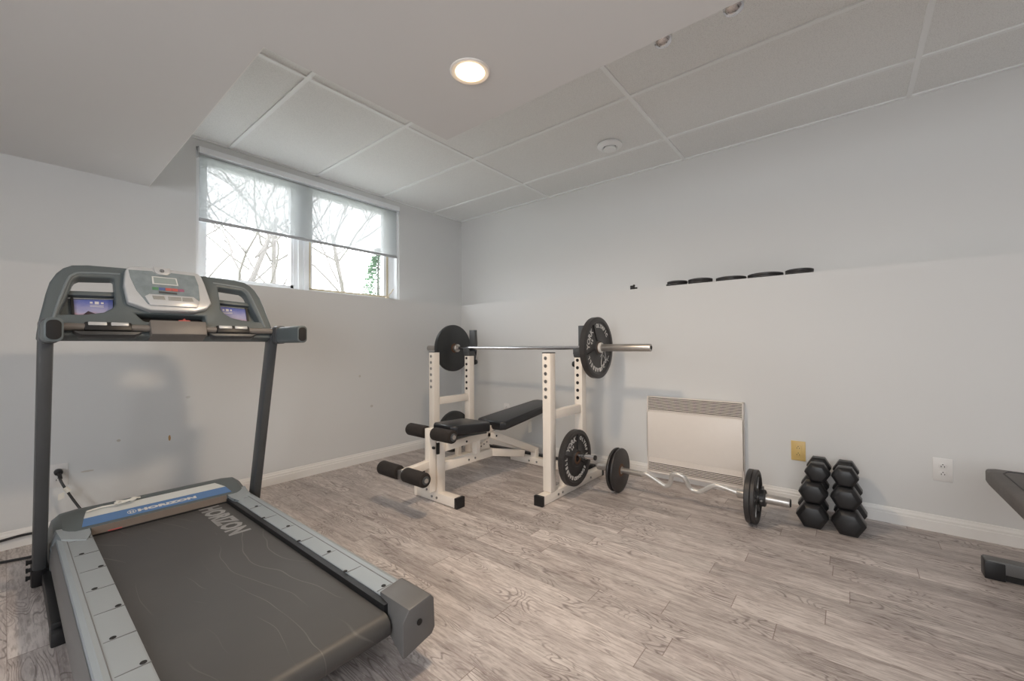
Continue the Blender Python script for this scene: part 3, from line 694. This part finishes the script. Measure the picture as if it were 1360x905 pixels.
# lower beam, hand bars
hb = obj('handlebar', MB().cyl(cpt(-.392, .0, .035), cpt(.392, .0, .035), .0145, 20), 'tmdark2', tm)
tag(obj('centre_box', MB().prism([(-.088, -.036), (.104, -.036), (.107, .031), (-.090, .031)], cpt(.0, 0, -.02), CU, CV, CW, .078, .005), 'tmdark2', hb), 'grey box at the middle of the handlebar')
for sgn in (-1, 1):
    c = .190 if sgn > 0 else -.190; c = sgn*.213
    obj('grip_sleeve', MB().prism([(c-.068, -.020), (c+.068, -.020), (c+.068, .018), (c-.068, .018)], cpt(0, 0, .018), CU, CV, CW, .034, .006), 'black', hb)
    for d in (-.032, .032):
        obj('pulse_sensor', MB().prism([(c+d-.027, .0), (c+d+.027, .0), (c+d+.027, .016), (c+d-.027, .016)], cpt(0, 0, .040), CU, CV, CW, .0145, .004), 'silver', hb)
    obj('under_tray', MB().prism([(c-.100, -.020), (c+.100, -.020), (c+.075, -.036), (c-.078, -.036)], cpt(0, 0, .0), CU, CV, CW, .045, .003), 'tmdark', hb)
    # side grip arms reaching back to the runner
    gx = TX+(-.383 if sgn < 0 else .400); g0 = Vector((gx, -.80, 1.026)); g1 = Vector((gx, -1.16, 1.024))
    def rr(w, h, r): return [(sx_*(w/2-r)+r*math.cos(a), sy_*(h/2-r)+r*math.sin(a)) for sx_, sy_, a0 in ((1, 1, 0), (-1, 1, PI/2), (-1, -1, PI), (1, -1, 1.5*PI)) for a in [a0+k*PI/12 for k in range(7)]]
    ga = MB().prism(rr(.044, .080, .018), g1, (1, 0, 0), (0, 0, 1), (0, 1, 0), .36, .003); arm = obj('side_grip', ga, 'tmgrey', tm)
    obj('grip_cap', MB().prism(rr(.034, .064, .015), g1+Vector((0, -.003, 0)), (1, 0, 0), (0, 0, 1), (0, 1, 0), .01, .002), 'dark', arm)
    obj('grip_collar', MB().prism(rr(.052, .090, .018), (gx, -.925, 1.026), (1, 0, 0), (0, 0, 1), (0, 1, 0), .05, .003), 'tmdark', arm)

# ------------------------------------------------------------------ squat rack
NY, FYY = -1.695, -.605
rk = thing('squat_rack', (-.6, -1.15, 0), 'cream white barbell rack with four drilled posts near the corner', 'rack')
def drilled(x, y, z1, zs, zb=.06):
    mb = MB().b2((x-.03, y-.03, zb), (x+.03, y+.03, z1), .005)
    mb.mi = 1
    for z in zs: mb.cyl((x-.0302, y+.004, z), (x-.0315, y+.004, z), .0115, 14)
    mb.mi = 2
    mb.b2((x-.0305, y-.0305, z1-.004), (x+.0305, y+.0305, z1+.002), .001)
    return mb
for sy, y in ((-1, NY), (1, FYY)):
    obj('post', drilled(-.875, y, .920, [.886-.0482*k for k in range(6)]), ['rackwhite', 'bolt', 'black'], rk)
    obj('post', drilled(-.485, y, .885, [.862-.052*k for k in range(6)]), ['rackwhite', 'dark', 'black'], rk)
    obj('side_rail', MB().bar((-.845, y, .530), (-.515, y, .530), .045, .055, .004), 'rackwhite', rk)
    bmx = MB().b2((-.985, y-.028, .002), (-.22, y+.028, .058), .004); bmx.mi = 1
    for x in (-.82, -.77, -.40): bmx.cyl((x, y-.0282, .03), (x, y-.032, .03), .008, 6)
    bb = obj('base_beam', bmx, ['rackwhite', 'bolt'], rk)
    obj('end_cap', MB().b2((-1.0, y-.031, 0), (-.975, y+.031, .061), .003), 'black', bb)
    obj('end_cap', MB().b2((-.225, y-.031, 0), (-.20, y+.031, .061), .003), 'black', bb)
    pgx = -.715 if sy < 0 else -.62; pm = MB().b2((pgx-.02, y-.02, .055), (pgx+.02, y+.02, .29), .003); pk = obj('plate_post', pm, 'rackwhite', rk)
    obj('plate_peg', MB().cyl((pgx, y, .262), (pgx, y+sy*.23, .268), .0145, 18, bev=.002), 'chrome', pk)
    obj('peg_cap', MB().cyl((pgx, y+sy*.226, .268), (pgx, y+sy*.238, .268), .0155, 18, bev=.003), 'black', pk)
    # bar holder
    hk = MB().b2((-.520, y-.034, .886), (-.428, y+.034, .920), .004)
    hk.b2((-.525, y-.034, .90), (-.513, y+.034, .945), .003)
    hk.prism([(-.450, .90), (-.450, 1.105), (-.424, 1.105), (-.418, .98), (-.424, .92), (-.440, .845), (-.444, .845)], (0, y-.034, 0), (1, 0, 0), (0, 0, 1), (0, 1, 0), .068, .003)
    hkk = obj('bar_holder', hk, 'tmdark', rk)
    if sy > 0: obj('holder_knob', MB().cyl((-.455, y, .825), (-.43, y, .825), .007, 12).lathe([(0, 0), (0, .014), (.012, .024), (.028, .021), (.034, 0)], (-.43, y, .825), (1, 0, 0), 18), 'black', hkk)
    else: obj('holder_knob', MB().cyl((-.475, y+.03, .833), (-.475, y+.045, .833), .007, 12).lathe([(0, 0), (0, .014), (.010, .022), (.022, .019), (.026, 0)], (-.475, y+.04, .833), (0, 1, 0), 18), 'black', hkk)
tag(obj('cross_beam', MB().b2((-.262, FYY-.03, .015), (-.215, NY+.03, .072), .004), 'black', rk), 'black cross beam between the rack sides')

# ------------------------------------------------------------------ weight bench
BY = -1.15
wb = thing('weight_bench', (-.8, BY, 0), 'black padded weight bench with foam leg rollers inside the rack', 'bench')
def pad(xa, xb, wa, wb_, za, zb, th, bev=.014):
    # trapezoid pad between xa (front) and xb with top heights za, zb
    mb = MB(); c = .03
    pts = [(xa+c, -wa), (xb-c, -wb_), (xb, -wb_+c), (xb, wb_-c), (xb-c, wb_), (xa+c, wa), (xa, wa-c), (xa, -wa+c)]
    mb.prism(pts, (0, BY, 0), (1, 0, 0), (0, 1, 0), (0, 0, 1), th, bev, 3)
    for v in mb.bm.verts: v.co.z += za-th+(zb-za)*(v.co.x-xa)/(xb-xa)
    return mb
obj('seat_pad', pad(-1.275, -.945, .110, .138, .470, .452, .062), 'vinylpad', wb)
obj('back_pad', pad(-.835, -.13, .135, .105, .432, .505, .062), 'vinylpad', wb)
obj('seat_board', MB().bar((-1.25, BY, .395), (-.96, BY, .380), .19, .012), 'tmdark', wb)
def sq(p0, p1, w=.045, h=.052): return MB().bar(p0, p1, w, h, .004)
obj('front_post', MB().b2((-1.335, BY-.031, .055), (-1.275, BY+.031, .385), .004), 'rackwhite', wb)
ft = MB().b2((-1.335, BY-.19, .003), (-1.275, BY+.19, .060), .004); ft.mi = 1
for yy in (-.02, .025): ft.cyl((-1.3352, BY+yy, .03), (-1.339, BY+yy, .03), .008, 8)
ff = obj('front_foot', ft, ['rackwhite', 'bolt'], wb)
for sg in (-1, 1): obj('end_cap', MB().b2((-1.338, BY+sg*.19-.012, 0), (-1.272, BY+sg*.19+.012, .063), .003), 'black' if sg < 0 else 'rackwhite', ff)
tr = sq((-1.28, BY, .325), (-.84, BY, .345)); tr.mi = 1
for x in (-1.08,): tr.cyl((x, BY-.0228, .33), (x, BY-.026, .33), .007, 10)
obj('seat_rail', tr, ['rackwhite', 'black'], wb)
dg = sq((-.87, BY, .352), (-.26, BY, .105), .045, .05); dg.mi = 1
dg.cyl((-.78, BY-.0228, .316), (-.78, BY-.026, .316), .007, 10)
obj('rear_strut', dg, ['rackwhite', 'black'], wb)
lr = sq((-1.28, BY, .205), (-.80, BY, .205), .045, .052); lr.mi = 1
for x in (-1.06, -1.0): lr.cyl((x, BY-.0228, .205), (x, BY-.026, .205), .007, 10)
obj('lower_rail', lr, ['rackwhite', 'bolt'], wb)
obj('angled_rail', sq((-.82, BY, .205), (-.46, BY-.01, .125), .05, .05), 'rackwhite', wb)
obj('middle_post', MB().b2((-.985, BY-.02, .20), (-.945, BY+.02, .345), .003), 'rackwhite', wb)
adj = MB().prism([(-.93, .23), (-.80, .23), (-.80, .30), (-.93, .26)], (0, BY+.03, 0), (1, 0, 0), (0, 0, 1), (0, 1, 0), .004); adj.mi = 1
for k in range(4): adj.cyl((-.915+k*.03, BY+.0299, .243+k*.01), (-.915+k*.03, BY+.0285, .243+k*.01), .005, 10)
obj('adjuster_plate', adj, ['rackwhite', 'dark'], wb)
obj('pad_hinge', MB().b2((-.92, BY-.03, .365), (-.80, BY+.03, .385)).b2((-.86, BY-.024, .35), (-.83, BY+.024, .40)), 'rackwhite', wb)
obj('pad_support', sq((-.80, BY, .365), (-.22, BY, .428), .04, .018), 'black', wb)
tag(obj('paper_label', MB().b2((-.40, BY-.024, .275), (-.355, BY-.022, .36)), 'paper', wb), 'cream sticker hanging below the back pad')
obj('rear_post', MB().b2((-.305, BY-.025, .055), (-.26, BY+.025, .125), .003), 'rackwhite', wb)
rf = MB().b2((-.318, BY-.27, .003), (-.262, BY+.23, .060), .004); rf.mi = 1
for yy in (.03, -.045): rf.cyl((-.3182, BY+yy, .03), (-.322, BY+yy, .03), .008, 8)
obj('rear_foot', rf, ['rackwhite', 'bolt'], wb)
# leg developer
ld = MB().b2((-1.395, BY-.026, .075), (-1.345, BY+.022, .462), .005); ld.mi = 1
for z in (.235, .165, .095): ld.cyl((-1.3952, BY, z), (-1.399, BY, z), .007, 10)
lev = obj('leg_lever', ld, ['rackwhite', 'bolt'], wb)
obj('pivot_pin', MB().cyl((-1.37, BY-.04, .345), (-1.37, BY+.04, .345), .008, 12).b2((-1.345, BY-.036, .30), (-1.325, BY-.028, .37)), 'black', lev)
obj('lever_arm', sq((-1.39, BY, .245), (-1.575, BY, .228), .046, .046), 'rackwhite', lev)
obj('arm_cap', MB().box((-1.582, BY, .2275), (.02, .05, .05), None, .003), 'bolt', lev)
for (x, z, r_, ys) in ((-1.368, .432, .039, (.035, .205)), (-1.572, .232, .041, (.030, .205))):
    rb = obj('roller_tube', MB().cyl((x, BY-.215, z), (x, BY+.215, z), .0125, 16), 'steel', lev)
    for sg in (-1, 1):
        a, c = BY+sg*ys[0], BY+sg*ys[1]
        obj('foam_roller', MB().cyl((x, a, z), (x, c, z), r_, 28, bev=.009), 'foam', rb)
        obj('roller_cap', MB().cyl((x, c, z), (x, c+sg*.006, z), .023, 20, bev=.002), 'tmdark', rb)

# ------------------------------------------------------------------ weight plates
def plate_letters(r, rot, words, size, zoff):
    """lettering on the -Y face of a plate centred at origin; clockwise, tops outward"""
    mb = MB()
    for (txt, a0, a1, sz) in words:
        n = len(txt)
        for i, ch in enumerate(txt):
            th = math.radians(a0+(a1-a0)*(i/(n-1) if n > 1 else .5)+rot)
            up = Vector((math.cos(th), 0, math.sin(th))); rt = Vector((math.sin(th), 0, -math.cos(th)))
            put_text(mb, ch, up*(r-sz*.78)+Vector((0, zoff, 0)), rt, up, sz, .0014, .0006, 1.0, W=Vector((0, -1, 0)))
    return mb
def york_plate(c, R, th, rot, number, label, sig=False):
    t = thing('weight_plate', c, label, 'weight plate', None)
    c = Vector(c); pr = [(0, .0265), (0, .050), (.006, .054), (.009, .060), (.009, R*.80), (.004, R*.85), (0, R*.87), (0, R*.97), (.004, R), (th-.004, R), (th, R*.97), (th, R*.86), (th-.010, R*.80), (th-.010, .06), (th, .052), (th, .0265)]
    obj('disc', MB().lathe(pr, c-Vector((0, th/2, 0)), (0, 1, 0), 64, True), 'iron', t)
    rb = MB()
    for a in (84, 163, -28):
        a = math.radians(a+rot); d = Vector((math.cos(a), 0, math.sin(a)))
        rb.bar(c+d*.052+Vector((0, -th/2+.006, 0)), c+d*R*.82+Vector((0, -th/2+.006, 0)), .006, .006, .001, up=(0, 1, 0))
    obj('rib', rb, 'black', t)
    obj('hub', MB().lathe([(-.0015, .026), (-.0015, .038), (.004, .042), (.006, .026)], c-Vector((0, th/2, 0)), (0, 1, 0), 32, True), 'rust', t)
    k = R/.18
    wd = [('YORK', 146, 101, .046*k), ('OLYMPIC', 66, -12 if not sig else 5, .032*k), ('BARBELL', 245, 174, .032*k), (number, 131, 119, .022*k)]
    if not sig: wd.insert(2, ('STANDARD', -39, -101, .031*k))
    mb = MB()
    for w_ in wd:
        rr = R*.80 if w_[0] != number else R*.54
        q = plate_letters(rr, rot, [w_], 0, -.0008); me = bpy.data.meshes.new('t'); q.bm.to_mesh(me); q.bm.free(); mb.bm.from_mesh(me); bpy.data.meshes.remove(me)
    mb.xf(Matrix.Translation(c+Vector((0, -th/2+.0088, 0))))
    obj('lettering', mb, 'letter', t, smooth=False)
    if sig:
        s_ = MB(); Z = -th/2+.006
        for pts in (((.02, -.06), (.05, -.03), (.03, -.10), (.045, -.135), (.02, -.15), (.04, -.12), (.075, -.105), (.06, -.13), (.08, -.125)),
                    ((.06, -.05), (.10, -.09), (.085, -.10), (.09, -.075), (.11, -.085), (.14, -.055)), ((.08, -.02), (.10, -.07), (.135, -.09)), ((.03, -.115), (.06, -.12), (.07, -.09))):
            s_.tube([c+Vector((x*1.05, Z, z*1.05)) for x, z in pts], .0020, 6, sub=4)
        tag(obj('chalk_scribble', s_, 'letter', t), 'white hand-drawn scribble')
    return t
def plain_plate(c, R, th, mt, label, group=None, hub=True, ax=(0, 1, 0)):
    t = thing('weight_plate', c, label, 'weight plate', group); c = Vector(c); A = Vector(ax)
    pr = [(0, .026), (0, R*.94), (.003, R*.985), (.008, R), (th-.008, R), (th-.003, R*.985), (th, R*.94), (th, .026)]
    obj('disc', MB().lathe(pr, c-A*th/2, ax, 64, True), mt, t)
    if hub: obj('hub', MB().lathe([(-.004, .026), (-.004, .036), (0, .042), (th, .042), (th+.004, .036), (th+.004, .026)], c-A*th/2, ax, 36, True), 'rust', t)
    return t
BZ = .948
york_plate((-.485, -1.825, BZ), .2075, .042, 32, '45', 'large black lettered plate with white scribble on the racked barbell', True)
plain_plate((-.485, -.402, BZ), .2075, .038, 'ironflat', 'large smooth black plate on the far end of the racked barbell')
york_plate((-.715, -1.785, .248), .177, .040, 0, '35', 'black lettered plate hung low on the near side of the rack')
plain_plate((-.62, -.552, .246), .172, .036, 'ironflat', 'dark plate hung low on the far side of the rack')

# barbell
bb = thing('barbell', (-.485, -1.13, BZ), 'long steel barbell resting across the white rack', 'barbell')
obj('shaft', MB().cyl((-.485, -1.80, BZ), (-.485, -.44, BZ), .0138, 24), 'chrome', bb)
for y0, y1 in ((-1.778, -2.198), (-.452, -.065)):
    s_ = 1 if y1 > y0 else -1
    obj('sleeve', MB().cyl((-.485, y0, BZ), (-.485, y1, BZ), .0245, 32, bev=.003), 'steel', bb)
    obj('inner_collar', MB().lathe([(0, .015), (0, .028), (.006, .036), (.018, .036), (.024, .028), (.024, .015)], (-.485, y0-s_*.012, BZ), (0, s_, 0), 32), 'steel', bb)
    e_ = y1
    obj('end_bolt', MB().cyl((-.485, e_-s_*.001, BZ), (-.485, e_+s_*.001, BZ), .013, 16), 'dark', bb)
    if s_ < 0: obj('spring_collar', MB().lathe([(0, .0245), (0, .034), (.010, .036), (.016, .033), (.016, .0245)], (-.485, -1.848, BZ), (0, -1, 0), 28, True), 'letter', bb)

# ------------------------------------------------------------------ EZ curl bar on the floor
EX, EZ = -.455, .142
ez = thing('curl_bar', (EX, -2.35, EZ), 'chrome zigzag curl bar lying on the floor before the heater', 'curl bar')
path = [(-1.92, EZ), (-2.10, EZ), (-2.150, .150), (-2.24, .100), (-2.262, .093), (-2.285, .106), (-2.299, .135), (-2.308, .170), (-2.330, .186), (-2.361, .186), (-2.385, .170), (-2.397, .135), (-2.412, .108), (-2.45, .100), (-2.48, .112), (-2.54, .158), (-2.565, .163), (-2.60, .158), (-2.68, EZ), (-2.76, EZ)]
obj('shaft', MB().tube([(EX-(z-EZ)*.35, y, z) for y, z in path], .0135, 16, sub=4), 'zinc', ez)
obj('sleeve', MB().cyl((EX, -1.81, EZ), (EX, -1.985, EZ), .0245, 28, bev=.003).cyl((EX, -1.985, EZ), (EX, -2.115, EZ), .018, 24), 'steel', ez)
obj('sleeve', MB().cyl((EX, -2.66, EZ), (EX, -2.905, EZ), .0245, 28, bev=.003), 'steel', ez)
obj('sleeve_end', MB().cyl((EX, -2.904, EZ), (EX, -2.909, EZ), .020, 20), 'dark', ez)
cl = obj('lock_collar', MB().lathe([(0, .0245), (0, .040), (.004, .044), (.026, .044), (.030, .040), (.030, .0245)], (EX, -2.768, EZ), (0, -1, 0), 28, True), 'iron', ez)
obj('lock_screw', MB().cyl((EX, -2.784, EZ+.04), (EX, -2.784, EZ+.062), .006, 10), 'bolt', cl)
obj('lock_screw', MB().cyl((EX-.036, -2.784, EZ), (EX-.058, -2.784, EZ), .006, 10), 'bolt', cl)
cl = obj('lock_collar', MB().lathe([(0, .0245), (0, .040), (.026, .040), (.026, .0245)], (EX, -1.925, EZ), (0, 1, 0), 28, True), 'iron', ez)
obj('lock_screw', MB().cyl((EX, -1.911, EZ+.04), (EX, -1.911, EZ+.075), .007, 10).cyl((EX, -1.911, EZ+.068), (EX, -1.911, EZ+.082), .012, 12), 'black', cl)
plain_plate((EX, -1.942, .1415), .1415, .020, 'iron', 'black plate on the curl bar, against the collar beside the rack')
plain_plate((EX, -1.9705, .1415), .1415, .020, 'iron', 'black plate on the curl bar, the one facing the zigzag grip')
t = thing('weight_plate', (EX, -2.738, .1415), 'black ribbed plate on the curl bar end nearest the dumbbells', 'weight plate'); R_ = .1415
pr = [(0, .026), (0, .040), (.012, .046), (.014, R_*.72), (.006, R_*.80), (0, R_*.86), (0, R_*.96), (.004, R_), (.019, R_), (.022, R_*.975), (.025, R_), (.046, R_), (.05, R_*.96), (.05, .026)]
obj('disc', MB().lathe(pr, (EX, -2.763, .1415), (0, 1, 0), 56, True), 'iron', t)
rb = MB()
for k in range(6):
    a = k*PI/3; d = Vector((math.cos(a), 0, math.sin(a)))
    rb.bar(Vector((EX, -2.754, .1415))+d*.044, Vector((EX, -2.754, .1415))+d*.108, .008, .010, .002, up=(0, 1, 0))
obj('rib', rb, 'bolt', t)

# ------------------------------------------------------------------ heater
HY0, HY1, HZ0, HZ1, HX = -2.625, -2.003, .045, .592, -.062
ht = thing('convector_heater', (0, -2.31, HZ0), 'cream wall convector heater with slotted grilles behind the curl bar', 'heater')
obj('body', MB().b2((HX+.004, HY0+.01, HZ0+.075), (-.012, HY1-.01, HZ1-.10)).b2((-.04, HY0+.01, HZ0+.01), (-.0, HY1-.01, HZ1-.01)), 'heater', ht, smooth=False)
obj('front_panel', MB().b2((HX, HY0, HZ0+.112), (HX+.010, HY1, HZ1-.110), .002), 'heater', ht)
obj('side_panel', MB().b2((HX, HY0, HZ0), (-.012, HY0+.006, HZ1), .002), 'heater', ht)
obj('side_panel', MB().b2((HX, HY1-.006, HZ0), (-.012, HY1, HZ1), .002), 'heater', ht)
obj('top_panel', MB().b2((HX+.006, HY0, HZ1-.006), (-.012, HY1, HZ1)), 'heater', ht)
obj('base_strip', MB().b2((HX, HY0, HZ0), (-.012, HY1, HZ0+.016), .002), 'heater', ht)
for (z0, z1, n) in ((HZ1-.110, HZ1-.008, 10), (HZ0+.018, HZ0+.112, 9)):
    gb = obj('grille', MB().b2((HX+.016, HY0+.006, z0), (HX+.02, HY1-.006, z1)), 'grilledark', ht, smooth=False)
    sl_ = MB(); st = (z1-z0)/n
    for k in range(n): sl_.box((HX+.003, (HY0+HY1)/2, z0+st*(k+.5)), (.004, HY1-HY0-.012, st*.46))
    obj('slats', sl_, 'heater', gb, smooth=False)

# ------------------------------------------------------------------ dumbbells
def hexhead(R, x0, x1):
    ch = .015*R/.06; fl = .70; mb = MB()
    rings = []
    for x, k in ((x0, fl), (x0+ch, 1), (x1-ch, 1), (x1, fl)):
        rings.append([(x, R*k*math.cos(a*PI/3), R*k*math.sin(a*PI/3)) for a in range(6)])
    vs = [v for r in rings for v in r]; fs = []
    for i in range(len(rings)-1):
        for a in range(6): b0 = (a+1) % 6; fs.append((i*6+a, i*6+b0, (i+1)*6+b0, (i+1)*6+a))
    fs += [tuple(range(6)), tuple(range(len(vs)-6, len(vs)))]
    mb.raw(vs, fs)
    bmesh.ops.recalc_face_normals(mb.bm, faces=mb.bm.faces)
    bmesh.ops.bevel(mb.bm, geom=[e for e in mb.bm.edges if e.calc_face_angle(0) > .3], offset=.0016, segments=1, affect='EDGES', clamp_overlap=True)
    return mb
def dumbbell(R, ln, loc, rz, label, grp):
    t = thing('hex_dumbbell', (0, 0, 0), label, 'dumbbell', None)
    hl = ln*.36
    obj('head', hexhead(R, -ln/2, -ln/2+hl), 'rubber', t); obj('head', hexhead(R, ln/2-hl, ln/2), 'rubber', t)
    obj('handle', MB().lathe([(0, .0), (0, .014), (.012, .014), (.03, .0165), ((ln-2*hl)+.016-.03, .0165), ((ln-2*hl)+.004, .014), ((ln-2*hl)+.016, .014), ((ln-2*hl)+.016, 0)], (-(ln-2*hl)/2-.008, 0, 0), (1, 0, 0), 24), 'chrome', t)
    t.location = loc; t.rotation_euler = (0, 0, rz)
    return t
h6 = math.cos(PI/6)
def stack(specs):
    z = 0
    for (R, ln, xf, y, rz, lb) in specs:
        z += R*h6; dumbbell(R, ln, (xf+ln/2*math.cos(rz), y-0, z+.0005), rz, lb, None); z += R*h6+.0008
stack([(.0705, .275, -.365, -2.986, .03, 'black hex dumbbell at the bottom of the left stack beside the curl bar'),
       (.0640, .255, -.352, -2.994, .00, 'black hex dumbbell in the middle of the left stack'),
       (.0560, .225, -.335, -3.0125, -.0, 'black hex dumbbell on top of the left stack below the ivory outlet')])
stack([(.0705, .275, -.365, -3.142, -.04, 'black hex dumbbell at the bottom of the right stack'),
       (.0640, .255, -.352, -3.132, -.03, 'black hex dumbbell in the middle of the right stack'),
       (.0560, .225, -.338, -3.128, -.02, 'black hex dumbbell on top of the right stack')])

# ------------------------------------------------------------------ small plates on the ledge
def small_plate(y, R, th, z, label, x=None):
    x = R+.004 if x is None else x
    t = thing('small_weight_plate', (x, y, z), label, 'weight plate', 'small plates on the ledge')
    pr = [(0, .013), (0, R*.90), (.003, R), (th*.42, R), (th*.5, R*.975), (th*.58, R), (th-.003, R), (th, R*.9), (th, R*.78), (th-.004, R*.74), (th-.004, .024), (th, .022), (th, .013)]
    obj('disc', MB().lathe(pr, (x, y, z), (0, 0, 1), 48, True), 'iron', t)
    return t
small_plate(-2.186, .072, .018, ZL, 'small plate on the ledge, lower of the leftmost pair', .062)
small_plate(-2.190, .070, .016, ZL+.0185, 'small plate on the ledge, upper of the leftmost pair', .064)
small_plate(-2.345, .079, .036, ZL, 'small thick plate on the ledge, second from the left', .073)
small_plate(-2.535, .092, .030, ZL, 'wide plate on the ledge, third from the left')
small_plate(-2.735, .100, .032, ZL, 'widest plate on the ledge, fourth from the left')
small_plate(-2.920, .073, .034, ZL, 'small plate on the ledge, rightmost and apart')
cl = thing('collar_clamp', (.012, -1.88, ZL), 'tiny black collar clamp on the ledge left of the plates', 'clamp')
obj('block', MB().b2((.002, -1.885, ZL), (.025, -1.857, ZL+.030), .002).b2((.004, -1.889, ZL+.024), (.022, -1.880, ZL+.036), .001), 'black', cl)
obj('screw', MB().cyl((.013, -1.885, ZL+.009), (.013, -1.908, ZL+.009), .006, 10), 'black', cl)

# ------------------------------------------------------------------ grey bench at the right edge
gb = thing('utility_bench', (-1.0, -3.72, 0), 'worn grey brown padded bench cut off by the right edge', 'bench')
mb = MB(); c = .03
pts = [(-1.58, -3.87), (-.53, -3.87), (-.495, -3.84), (-.475, -3.60), (-.495, -3.575), (-.56, -3.572), (-1.58, -3.572)]
mb.prism(pts, (0, 0, .395), (1, 0, 0), (0, 1, 0), (0, 0, 1), .058, .012, 3); obj('pad', mb, 'benchpad', gb)
obj('pad_seam', MB().tube([(-1.58, -3.612, .4535), (-.56, -3.612, .4535), (-.52, -3.63, .4535), (-.51, -3.83, .4535)], .0022, 6), 'black', gb)
obj('spine', MB().b2((-1.5, -3.745, .33), (-.52, -3.695, .38), .004), 'benchfoot', gb)
for x in (-.45, -1.50):
    lg = obj('leg', MB().bar((x, -3.72, .05), (x-.10 if x > -1 else x+.1, -3.72, .34), .05, .05, .004, up=(0, 1, 0)), 'benchfoot', gb)
    tag(obj('foot', MB().b2((x-.028, -3.87, .028), (x+.028, -3.572, .078), .004), 'benchfoot', gb), 'grey steel foot bar')
    for yy, d in ((-3.572, -.055), (-3.87, .055)):
        obj('foot_cap', MB().b2((x-.031, min(yy-.003*(1 if d > 0 else -1), yy+d), 0), (x+.031, max(yy-.003*(1 if d > 0 else -1), yy+d), .072), .004), 'rubber', gb)
    obj('skid', MB().b2((x-.024, -3.83, .004), (x+.024, -3.62, .03)), 'dark', gb)

# ------------------------------------------------------------------ camera
cp_, yaw, pitch, roll, F = Vector((-3.0221, -3.1479, .9611)), -.0061, .0141, -.0057, 548.21
az = math.radians(51.2)+yaw
fw = Vector((math.sin(az)*math.cos(pitch), math.cos(az)*math.cos(pitch), math.sin(pitch)))
rt = Vector((math.cos(az), -math.sin(az), 0)); upv = rt.cross(fw)
r2 = rt*math.cos(roll)+upv*math.sin(roll); u2 = -rt*math.sin(roll)+upv*math.cos(roll)
cam = bpy.data.cameras.new('camera'); co = bpy.data.objects.new('camera', cam); COL.objects.link(co)
R3 = Matrix((r2, u2, -fw)).transposed().to_4x4(); co.matrix_world = Matrix.Translation(cp_) @ R3
cam.sensor_fit = 'HORIZONTAL'; cam.sensor_width = 36; cam.lens = F/1360*36; cam.clip_start = .02; cam.clip_end = 200
sc.camera = co

# ------------------------------------------------------------------ light
wd = bpy.data.worlds.new('world'); sc.world = wd; wd.use_nodes = True; nt = wd.node_tree
bg = nt.nodes['Background']; bg.inputs[0].default_value = (.94, .97, 1.0, 1); bg.inputs[1].default_value = 9.0
po = bpy.data.lights.new('window_portal', 'AREA'); po.shape = 'RECTANGLE'; po.size = 1.62; po.size_y = .96; po.cycles.is_portal = True
pob = bpy.data.objects.new('window_portal', po); pob.location = (-1.43, .40, 1.86); pob.rotation_euler = (-PI/2, 0, 0); COL.objects.link(pob)
po2 = bpy.data.lights.new('window_portal', 'AREA'); po2.shape = 'RECTANGLE'; po2.size = 1.18; po2.size_y = 2.4; po2.cycles.is_portal = True  # portal for the added fill opening in the left wall
pob2 = bpy.data.objects.new('window_portal', po2); pob2.location = (X0-.16, (LY0+LY1)/2, (LZ0+LZ1)/2); pob2.rotation_euler = (0, -PI/2, 0); COL.objects.link(pob2)
vsn = sc.view_settings; sc.display_settings.display_device = 'sRGB'
vsn.view_transform = 'Standard'; vsn.look = 'None'; vsn.gamma = 1; vsn.use_curve_mapping = False; vsn.exposure = 0.1
sc.cycles.max_bounces = 14; sc.cycles.diffuse_bounces = 10; sc.cycles.transparent_max_bounces = 12
sc.cycles.sample_clamp_indirect = 6; sc.cycles.use_denoising = True
